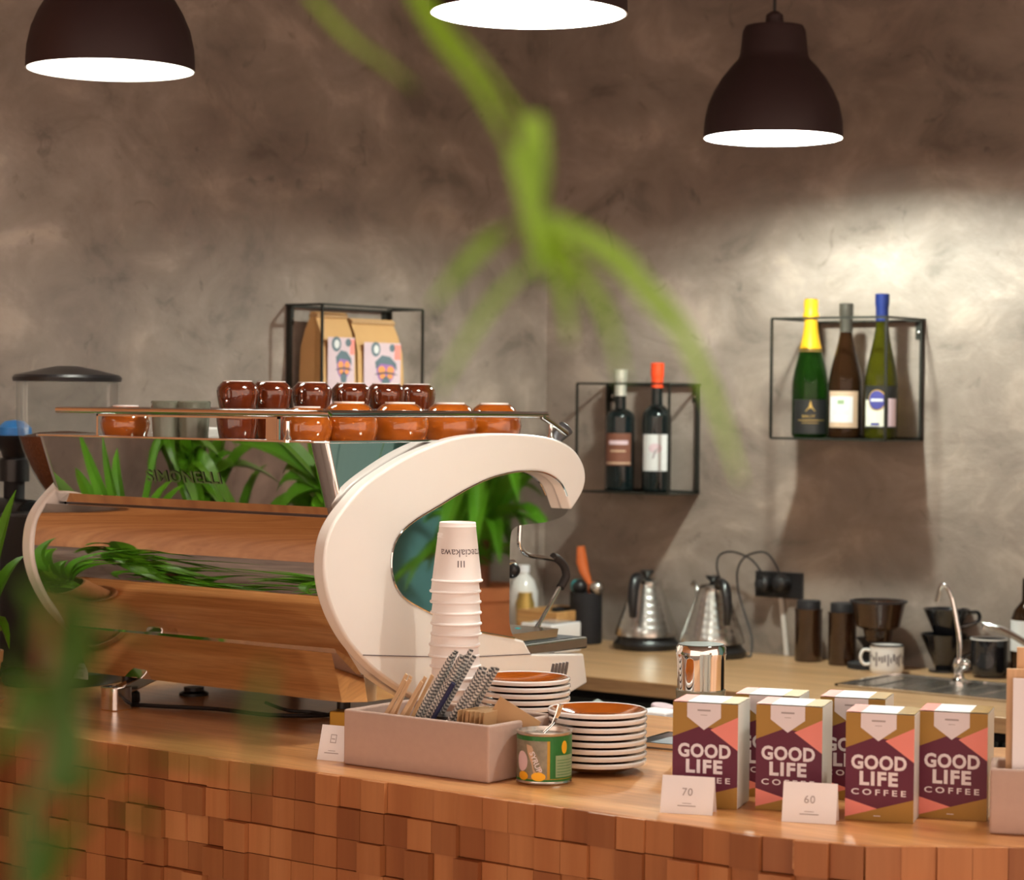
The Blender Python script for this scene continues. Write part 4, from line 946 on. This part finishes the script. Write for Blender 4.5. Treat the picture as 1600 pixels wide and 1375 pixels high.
# syrup tin
q = P(850, 1221, z=BAR); t = thing('syrup_tin', 'green and gold printed tin with a spoon handle, beside the concrete tray', 'tin', (q.x, q.y, BAR+.0003))
R = .0378; h = .072
MB().lathe([(0, .001), (R-.001, 0), (R+.001, .002), (R, .004), (R, h-.004), (R+.001, h-.002), (R+.0008, h), (R-.002, h), (R-.003, h-.006), (0, h-.006)], seg=56).build('tin_body', 'steel', t)
fc = math.atan2(-q.y, -q.x)
d = Decal((0, 0, 0), (1, 0, 0), (0, 0, 1), cyl_decal(R, h/2, fc)); hh = h/2-.005
d.rect(-.115, -hh, .115, hh, 'tin_gold', .0003, 40); d.rect(-.060, -hh+.004, .004, hh-.004, 'tin_grey', .0006, 14); d.rect(.008, -hh+.004, .058, hh-.004, 'green_tin', .0006, 12)
d.rect(-.115, hh-.006, .115, hh, 'green_tin', .0007, 40); d.rect(-.115, -hh, .115, -hh+.003, 'green_tin', .0007, 40)
d.rect(.016, -hh+.006, .052, .005, 'tin_pale', .0009, 8); d.disc(.030, .016, .005, .009, 'foil_yellow', .0011); d.rect(.009, .006, .020, .020, 'lab_black', .0008, 3) if False else None
for i in range(6): d.rect(.018, -.002-i*.004, .048, -.0012-i*.004, 'green_tin', .0012, 6)
d.disc(-.034, -.004, .010, .014, 'lilac', .0009); d.disc(-.032, -.024, .009, .006, 'foil_yellow', .0010); d.disc(-.008, -.024, .010, .006, 'foil_yellow', .0010)
bandp = [(-.026, .020), (-.018, .018), (-.010, .004), (-.004, -.012), (-.002, -.024), (-.014, -.024), (-.018, -.006), (-.024, .008)]; d.poly(bandp, 'tan' if False else 'lab_tan', .0009)
V, F = text_mesh('SYRUP', .0105, .0002); d._m('letter_white')
vs = []
for v_ in V:
    u_, w_ = v_[0], v_[1]; a_ = -1.15; vs.append(d.mb.v(d._p(-.012+u_*math.cos(a_)-w_*math.sin(a_), -.004+u_*math.sin(a_)+w_*math.cos(a_), .0013)))
for f in F: d.mb.face([vs[i] for i in f])
d.build('printed_wrap', t)
sp = tag(MB().tube([(-.010, 0, 0), (.002, 0, .012), (.009, 0, .026), (.013, 0, .040)], [.0024, .0024, .0042, .0050], 10, flat=.5).build('teaspoon', 'chrome'), 'steel teaspoon sticking out of the green tin', 'spoon'); sp.location = (q.x+.006, q.y+.014, BAR+.068); sp.rotation_euler = (0, 0, .6)
sp.location = (q.x+.004, q.y+.010, BAR+.0672)

# chrome shaker
q = P(1097, 900, t=3.40); t = thing('cocktail_shaker', 'polished metal shaker tin upside down on a glass, behind the coffee boxes', 'shaker', (q.x, q.y, BAR+.0003))
z2 = P(1097, 1007, t=3.40).z-BAR; z1 = P(1097, 1082, t=3.40).z-BAR; r2 = 78/3600*3.4/2
MB().lathe([(0, 0), (r2*.86, 0), (r2*.90, .004), (r2*.99, z1-.004), (r2*1.0, z1+.004), (r2*.93, z1+.004), (r2*.8, .01), (0, .01)], seg=48).build('base_tumbler', 'tumbler', t)
MB().lathe([(r2*.90, z1-.006), (r2*.93, z1), (r2*.98, z1+.05), (r2*1.02, z2-.014), (r2*1.0, z2-.004), (r2*.94, z2-.0005), (r2*.90, z2-.002), (0, z2-.004)], seg=56).build('shaker_tin', 'mirror', t)
MB().lathe([(0, z2+.0005), (r2*.90, z2+.0005), (r2*.90, z2-.001)], seg=48, caps=False).build('tin_base', 'foil_grey', t)

# GOOD LIFE coffee boxes
BW, BD, BH = .087, .074, .1365
def coffee_box(label, loc, rz, src=None):
    if src: return dup(src, loc, rz, label)
    t = thing('coffee_box', label, 'box', loc, rz, 'printed coffee boxes')
    MB().box((0, 0, 0), (BW, BD, BH)).build('carton', 'box_side', t, smooth=False, bevel=.001)
    d = Decal((0, 0, 0), (1, 0, 0), (0, 0, 1)); d.n = Vector((0, -1, 0))
    U = lambda u, v: (u*BW, (1-v)*BH)
    pl = lambda pts, m_, l: d.poly([U(*p) for p in pts], m_, l)
    pl([(0, 1), (1, 1), (1, 0), (0, 0)], 'gold', .0003)
    pl([(0, .33), (0, .80), (.47, .885), (1, .785), (1, .44), (.62, .235), (.42, .22)], 'purple', .0005)
    pl([(1, .12), (.58, .25), (1, .44)], 'pink', .0006); pl([(0, .80), (0, .975), (.47, .885)], 'pink', .0006)
    pl([(.22, 0), (.22, .135), (.48, .255), (.74, .135), (.74, 0)], 'letter_white', .0008)
    d.rect(.38*BW, .925*BH, .58*BW, .94*BH, 'grey_print', .001); d.rect(.43*BW, .885*BH, .53*BW, .89*BH, 'grey_print', .001)
    d.text('GOOD', .49*BW, BH*.545, .0240, 'letter_white', .0009, .0010, width=.81*BW, spacing=1.06); d.text('LIFE', .49*BW, BH*.395, .0235, 'letter_white', .0010, .0010, width=.56*BW, spacing=1.16)
    d.text('COFFEE', .49*BW, BH*.268, .0105, 'letter_white', .0002, .0010, width=.80*BW, spacing=1.5)
    d.rect(.42*BW, .045*BH, .52*BW, .052*BH, 'letter_white', .001)
    d.build('printed_front', t)
    d = Decal((0, 0, BH), (1, 0, 0), (0, 1, 0)); d.rect(.22*BW, .0005, .74*BW, BD, 'paper_white', .0012); d.rect(.74*BW, .0005, BW, BD, 'gold', .0012); d.rect(0, .0005, .22*BW, BD, 'pink', .0012)
    d.build('printed_top', t)
    return t
RZ = math.radians(19.5)
bx = [((1050, 1259), 'coffee box with maroon GOOD LIFE front, leftmost, behind the 70 card'), ((1180, 1264), 'coffee box with maroon GOOD LIFE front, behind the left edge of the 60 card'),
      ((1320, 1280), 'frontmost coffee box with maroon GOOD LIFE front, right of the 60 card'), ((1434, 1277), 'coffee box at the right end of the group, before the menu holder')]
src = None
for (x, y), lb in bx:
    q = P(x, y, z=BAR); t = coffee_box(lb, (q.x, q.y, BAR+.0003), RZ, src); src = src or t
for (x, y), lb in (((1147, 1243), 'coffee box half hidden behind the gap of the two left boxes'), ((1280, 1248), 'coffee box half hidden behind the frontmost one')):
    q = P(x, y, z=BAR); coffee_box(lb, (q.x, q.y, BAR+.0003), RZ, src)

# price cards
def tent(label, a, b, hgt, txt, sub=True, extra=0):
    A, B = P(*a, z=BAR), P(*b, z=BAR); d_ = (B-A); L = d_.length; an = math.atan2(d_.y, d_.x)
    t = thing('price_card', label, 'card', (A.x, A.y, BAR+.0003), an, 'white folded price cards')
    lean = .30*hgt; mb = MB()
    mb.prism([(0, 0), (lean, hgt), (2*lean, 0), (2*lean-.0006, 0), (lean, hgt-.002), (.0006, 0)], 0, L, 'X'); mb.build('folded_card', 'paper_white', t, smooth=False)
    v = Vector((0, lean, hgt)).normalized(); d = Decal((L/2, 0, 0), (1, 0, 0), v); d.n = Vector((0, -hgt, lean)).normalized(); hl = math.hypot(lean, hgt)
    if txt: d.text(txt, 0, hl*.58, .014, 'grey_print', 0, .0006, spacing=1.1)
    else: d.rect(-.005, hl*.5, .005, hl*.5+.001, 'grey_print', .0006); d.rect(-.005, hl*.72, .005, hl*.72+.001, 'grey_print', .0006); d.rect(-.005, hl*.5, -.004, hl*.72, 'grey_print', .0006); d.rect(.004, hl*.5, .005, hl*.72, 'grey_print', .0006); d.rect(-.003, hl*.6, .003, hl*.6+.0012, 'grey_print', .0006)
    d.rect(-.012, hl*.20, .012, hl*.20+.0012, 'grey_print', .0006); d.rect(-.006, hl*.27, .006, hl*.27+.0008, 'grey_print', .0006); d.build('printed_price', t)
tent('white folded price card reading 70, before the leftmost coffee box', (1031, 1270), (1113, 1275), .047, '70')
tent('white folded price card reading 60, between the coffee boxes', (1221, 1284), (1306, 1289), .049, '60')
tent('white folded card with a small square mark, left of the concrete tray', (495, 1187), (537, 1191), .050, '')
# yellowish little block behind tray corner
q = P(529, 1140, z=BAR); o = tag(MB().box((-.012, -.01, 0), (.03, .02, .03)).build('wooden_block', 'tin_gold', bevel=.002), 'small amber block behind the left corner of the concrete tray', 'block'); o.location = (q.x, q.y, BAR+.0003); o.rotation_euler = (0, 0, .3)

# menu holder at the right edge
A = P(1546, 1303, z=BAR); t = thing('menu_holder', 'pinkish grey concrete holder at the right edge of the bar', 'holder', (A.x, A.y, BAR+.0003), math.radians(25))
hh = .095; mb = MB(); ro = [(0, 0), (.20, 0), (.20, .10), (0, .10)]; ri = [(k, k), (.20-k, k), (.20-k, .10-k), (k, .10-k)]
hz_ = P(1546, 1201, t=(A-CAM).dot(f0)).z-BAR
vo0 = [mb.v((*p, 0)) for p in ro]; vo1 = [mb.v((*p, hz_)) for p in ro]; vi1 = [mb.v((*p, hz_)) for p in ri]; vi0 = [mb.v((*p, .01)) for p in ri]
for i in range(4):
    j = (i+1) % 4; mb.face([vo0[i], vo0[j], vo1[j], vo1[i]]); mb.face([vo1[i], vo1[j], vi1[j], vi1[i]]); mb.face([vi1[i], vi1[j], vi0[j], vi0[i]])
mb.face(vo0[::-1]); mb.face(vi0); mb.build('holder_body', 'concrete', t, smooth=False, bevel=.003)
HM = Matrix.Translation((A.x, A.y, BAR+.0003)) @ Matrix.Rotation(math.radians(25), 4, 'Z')
for i, (dx, dy, w_, zt_, mm, lb, nm) in enumerate(((.018, .030, .15, 1042, 'ply', 'pale wooden menu board in the concrete holder, shorter one', 'menu_board'), (.030, .045, .15, 1010, 'ply', 'taller pale wooden menu board in the concrete holder', 'menu_board'), (.026, .020, .12, 1055, 'paper_white', 'white menu sheet at the front of the concrete holder', 'menu_sheet'))):
    zt_ = P(1580, zt_, t=(A-CAM).dot(f0)+.04).z-BAR
    o = MB().box((0, 0, 0), (w_, .006 if mm == 'ply' else .002, zt_-.011)).build(nm, mm, smooth=False, bevel=.0008); tag(o, lb, 'menu'); o.matrix_world = HM @ Matrix.Translation((dx, dy, .0105))

# steel tray and cloth things behind the bar
q = P(1046, 1172, z=BAR)
t = thing('steel_tray', 'thin stainless tray lying flat behind the front saucers', 'tray', (q.x, q.y, BAR+.0003), math.radians(8))
MB().box((-.06, -.005, 0), (.22, .12, .003)).build('tray_plate', 'steel_dark', t, smooth=False)
mb = MB(); mb.box((-.06, -.005, .003), (.22, .002, .009)); mb.box((-.06, .113, .003), (.22, .12, .009)); mb.box((-.06, .002, .003), (-.053, .113, .009)); mb.box((.213, .002, .003), (.22, .113, .009)); mb.build('tray_edge', 'chrome', t, smooth=False)
q = P(930, 1100, Y=3.33)
mb = MB(); zc = q.z-.84
prof = [(-.13, 0), (-.12, zc*.6), (-.08, zc*.85), (-.03, zc), (.02, zc*.93), (.05, zc*.7), (.07, zc*.35), (.08, 0)]
rows = [[mb.v((x_, yy, z_*f+.002*math.sin(x_*60+kk))) for x_, z_ in prof] for kk, (yy, f) in enumerate(((-.09, .0), (-.05, .75), (-.02, .97), (.02, 1.0), (.06, .8), (.10, 0)))]
for A_, B_2 in zip(rows, rows[1:]):
    for i in range(len(prof)-1): mb.face([A_[i], A_[i+1], B_2[i+1], B_2[i]])
o = tag(mb.build('cleaning_cloth', 'cloth', ang=80), 'crumpled grey-green cloth on the low shelf behind the rear saucers', 'cloth'); o.location = (q.x, 3.36, .8402)
q = P(1033, 1125, Y=3.35); o = tag(MB().box((-.03, -.03, 0), (.035, .03, P(1033, 1113, Y=3.32).z-.84)).build('white_container', 'paper_white', bevel=.003), 'white container on the low shelf, just left of the leftmost coffee box', 'container'); o.location = (q.x, 3.34, .8403)
q = P(990, 1110, Y=3.35); o = tag(MB().tube([(0, 0, .025), (.03, 0, P(990, 1102, Y=3.3).z-.85)], [.03, .022], 16).build('paper_roll', 'lilac', bevel=.003), 'pale rolled paper between the grey cloth and the white container', 'roll'); o.location = (q.x, 3.40, .8403); 
# cables under the machine
mb = MB(); mb.tube(smooth_path([P(192, 1100, z=BAR+.005), P(260, 1104, z=BAR+.005), P(340, 1108, z=BAR+.005), P(420, 1117, z=BAR+.005), P(500, 1118, z=BAR+.005), P(545, 1112, z=BAR+.005)], 5), .0035, 8)
tag(mb.build('power_cable', 'black'), 'black cable lying along the bar under the machine', 'cable')
mb = MB(); mb.tube(smooth_path([P(415, 1098, z=BAR+.012), P(450, 1110, z=BAR+.006), P(490, 1113, z=BAR+.004), P(540, 1122, z=BAR+.0045)], 5), .003, 8)
tag(mb.build('water_hose', 'black'), 'thin black hose curling under the right of the machine', 'hose')
q = P(303, 1086, z=BAR); o = tag(MB().lathe([(0, 0), (.026, 0), (.026, .004), (.018, .008), (.018, .014), (0, .014)], seg=28).build('rubber_puck', 'black'), 'small round black puck on the bar seen under the machine', 'puck'); o.location = (q.x, q.y, BAR+.0003)

# ------------------------------------------------------------------ plants
def strap(mb, base, ang, out, up_, length, w, droop, tip=0):
    d = Vector((math.cos(ang), math.sin(ang), 0)); pts = []
    for i in range(9):
        t = i/8; pts.append(Vector(base)+d*out*length*t+Vector((0, 0, up_*length*t-droop*length*t*t)))
    mb.leaf(pts, w, (-math.sin(ang), math.cos(ang), 0))
def pot(t, r, h, m='terracotta', saucer_=True):
    MB().lathe([(0, .006), (r*.72, .006), (r*.95, h*.8), (r, h*.8), (r*1.03, h), (r*.94, h), (r*.9, h*.85), (0, h*.85)], seg=32).build('pot', m, t)
    MB().lathe([(0, h*.86), (r*.9, h*.86)], seg=24, caps=False).build('soil', 'soil', t)
    if saucer_: MB().lathe([(0, 0), (r*.95, 0), (r*1.12, .014), (r*1.06, .014), (r*.92, .004), (0, .004)], seg=32).build('pot_saucer', m, t)
# on the bar, left edge
pp = thing('potted_plant', 'small leafy plant in a terracotta pot on the left end of the bar', 'plant', (-3.10, 2.545, BAR+.0003))
pot(pp, .048, .095, 'pot_beige')
mb = MB()
for i in range(60):
    a = random.uniform(0, 2*PI); c_ = math.cos(a); o_ = random.uniform(.3, .9)*(.25 if c_ > .35 else 1)*(.5 if math.sin(a) > .3 else 1)
    strap(mb, (0, 0, .07), a, o_, random.uniform(.5, 1.1), random.uniform(.18, .38)*(.5 if c_ > .35 else 1), random.uniform(.026, .042), random.uniform(.2, .7))
mb.build('foliage', 'leaf', pp)
# tall plant before the bar (seen in the mirror panels)
tp = thing('potted_dracaena', 'tall strap-leaved plant in a pot before the left end of the bar', 'plant', (-3.22, 2.16, 0))
pot(tp, .17, .34, 'terracotta', False)
MB().tube([(0, 0, .3), (.01, .01, .8), (.0, .02, 1.05)], [.022, .018, .014], 12).build('stem', 'stem', tp)
mb = MB()
for i in range(150):
    a = random.uniform(0, 2*PI); zb = random.uniform(.60, 1.30); sx = .42 if abs(math.cos(a)) > .6 else 1.0; sx = min(sx, .42) if math.sin(a) > .2 else sx; strap(mb, (0, .02, zb), a, random.uniform(.5, .9)*sx, random.uniform(.2, 1.0), random.uniform(.24, .40), random.uniform(.036, .060), random.uniform(.3, .9))
mb.build('foliage', 'leaf', tp)
tq = thing('potted_dracaena', 'added low leafy plant before the bar, unseen, put in for its reflection', 'plant', (-2.84, 2.08, 0))  # second plant added out of view to put more green in the upper mirror
pot(tq, .14, .30, 'terracotta', False)
MB().tube([(0, 0, .25), (.0, .01, .55), (.0, .0, .95)], [.018, .014, .010], 12).build('stem', 'stem', tq)
mb = MB()
for i in range(110):
    a = random.uniform(0, 2*PI); zb = random.uniform(.50, 1.02); strap(mb, (0, 0, zb), a, random.uniform(.5, .9)*(.5 if math.cos(a) > .3 else 1)*(.7 if math.sin(a) > .6 else 1), random.uniform(.3, .9), random.uniform(.22, .36), random.uniform(.030, .052), random.uniform(.3, .9))
mb.build('foliage', 'leaf', tq)
# plant at the right end of the back counter (seen in the side cheek)
tp = thing('potted_dracaena', 'broad-leaved plant in a brown pot on the far right of the back counter', 'plant', (-1.27, 4.40, BACK+.0003))
pot(tp, .10, .16, 'terracotta')
MB().tube([(0, 0, .13), (0, 0, .40)], .014, 12).build('stem', 'stem', tp)
mb = MB()
for i in range(130):
    a = random.uniform(0, 2*PI); zb = random.uniform(.20, .72); kk = .5 if (math.sin(a) > .2 or math.cos(a) > .75) else 1; strap(mb, (0, 0, zb), a, random.uniform(.4, .9)*kk, random.uniform(.3, 1.1), random.uniform(.30, .52), random.uniform(.045, .075), random.uniform(.3, .9))
mb.build('foliage', 'leaf', tp)
cp = thing('added_cupboard', 'added teal cupboard, unseen, put in for its reflection in the machine', 'cupboard', (-.20, YW-.002, 0))  # made-up cupboard out of view, for the teal reflection in the side cheek
MB().box((-.66, -.40, 0), (.70, 0, 2.5)).build('cupboard_body', 'teal', cp, smooth=False, bevel=.004)
for xx in (-.65, .025): dr = MB().box((xx, -.418, .05), (xx+.665, -.402, 2.45)).build('cupboard_door', 'teal', cp, smooth=False, bevel=.003)
# hanging plant close to the camera: blades drooping through the picture
def cam_pt(x, y, t): return P(x, y, t=t)
hb = cam_pt(560, -330, .86); hp0 = thing('hanging_plant', 'blurred drooping green fronds hanging close to the camera', 'plant', (hb.x, hb.y, hb.z))
MB().lathe([(0, -.05), (.05, -.05), (.07, .05), (.062, .05), (0, .04)], seg=28).build('pot', 'terracotta', hp0)
MB().tube([(0, 0, .04), (0, 0, ZC-hb.z)], .002, 6).build('hanging_cord', 'black', hp0)
def blade(mb, pts, w, t0, t1, n=6):
    P3 = []; 
    for i, (x, y) in enumerate(pts):
        t = t0+(t1-t0)*i/max(1, len(pts)-1); P3.append(P(x, y, t=t)-hb)
    mb.leaf(smooth_path(P3, n), w, RT+UP*.3, .12)
mbs = MB(); mbs.tube(smooth_path([Vector((0, 0, .04)), P(640, -60, t=.84)-hb, P(760, 110, t=.82)-hb, P(825, 220, t=.80)-hb, P(840, 400, t=.80)-hb], 6), [.0012]*25, 6); mbs.build('stem', 'leaf_light', hp0)
mb = MB()
blade(mb, [(640, -20), (690, 60), (750, 140), (800, 240)], .0055, .84, .80)
blade(mb, [(480, -10), (545, 60), (600, 100), (650, 140)], .0030, .88, .84)
blade(mb, [(833, 180), (834, 250), (832, 330), (845, 430)], .0100, .80, .80)
blade(mb, [(800, 230), (822, 300), (838, 380), (850, 440)], .0060, .79, .80)
blade(mb, [(835, 340), (780, 360), (720, 420), (672, 480)], .0060, .80, .82)
blade(mb, [(845, 400), (780, 460), (725, 540), (680, 620)], .0036, .80, .82)
blade(mb, [(845, 370), (870, 420), (885, 480), (890, 540)], .0045, .80, .82)
blade(mb, [(845, 350), (900, 420), (950, 500), (975, 600)], .0048, .80, .76)
blade(mb, [(850, 340), (960, 400), (1020, 470), (1075, 540)], .0075, .80, .80)
blade(mb, [(940, 390), (1040, 480), (1105, 600), (1160, 760)], .0058, .80, .80)
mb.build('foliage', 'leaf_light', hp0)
# plant near the camera, bottom left
fb = P(-60, 1900, t=.62); fp0 = thing('foreground_plant', 'blurred green leafy stems in the near left foreground', 'plant', (fb.x, fb.y, 0))
pot(fp0, .13, .28, 'terracotta'); hb = Vector((fb.x, fb.y, 0))
mbs = MB(); mbs.tube([Vector((0, 0, .25)), P(30, 1700, t=.62)-hb, P(55, 1300, t=.62)-hb, P(75, 950, t=.62)-hb], [.0035, .003, .002, .001], 8); mbs.build('stem', 'stem', fp0)
mb = MB()
for pts, w, t0, t1 in (([(85, 1120), (90, 1060), (80, 980), (30, 900)], .020, .95, 1.0), ([(80, 1240), (100, 1180), (92, 1100), (95, 1010)], .024, .95, .95), ([(95, 1060), (115, 1000), (120, 950), (60, 880)], .014, .96, 1.0),
        ([(40, 1000), (90, 960), (140, 950), (240, 1000)], .012, .97, .99), ([(100, 1060), (60, 1080), (20, 1150), (-40, 1200)], .018, .95, .93), ([(100, 1250), (200, 1190), (280, 1180), (380, 1200)], .010, .95, .92),
        ([(40, 1400), (48, 1330), (44, 1270), (60, 1220)], .014, .95, .95), ([(60, 1400), (110, 1300), (190, 1265), (250, 1300)], .012, .95, .9), 
        ([(90, 1130), (110, 1070), (130, 1010), (110, 930)], .018, .95, .98), ([(95, 1190), (60, 1130), (40, 1080), (0, 1030)], .016, .95, .98), ([(420, 1040), (400, 1120), (405, 1180), (385, 1240)], .006, .9, .9)):
    blade(mb, pts, w*.55, t0*.65, t1*.65)
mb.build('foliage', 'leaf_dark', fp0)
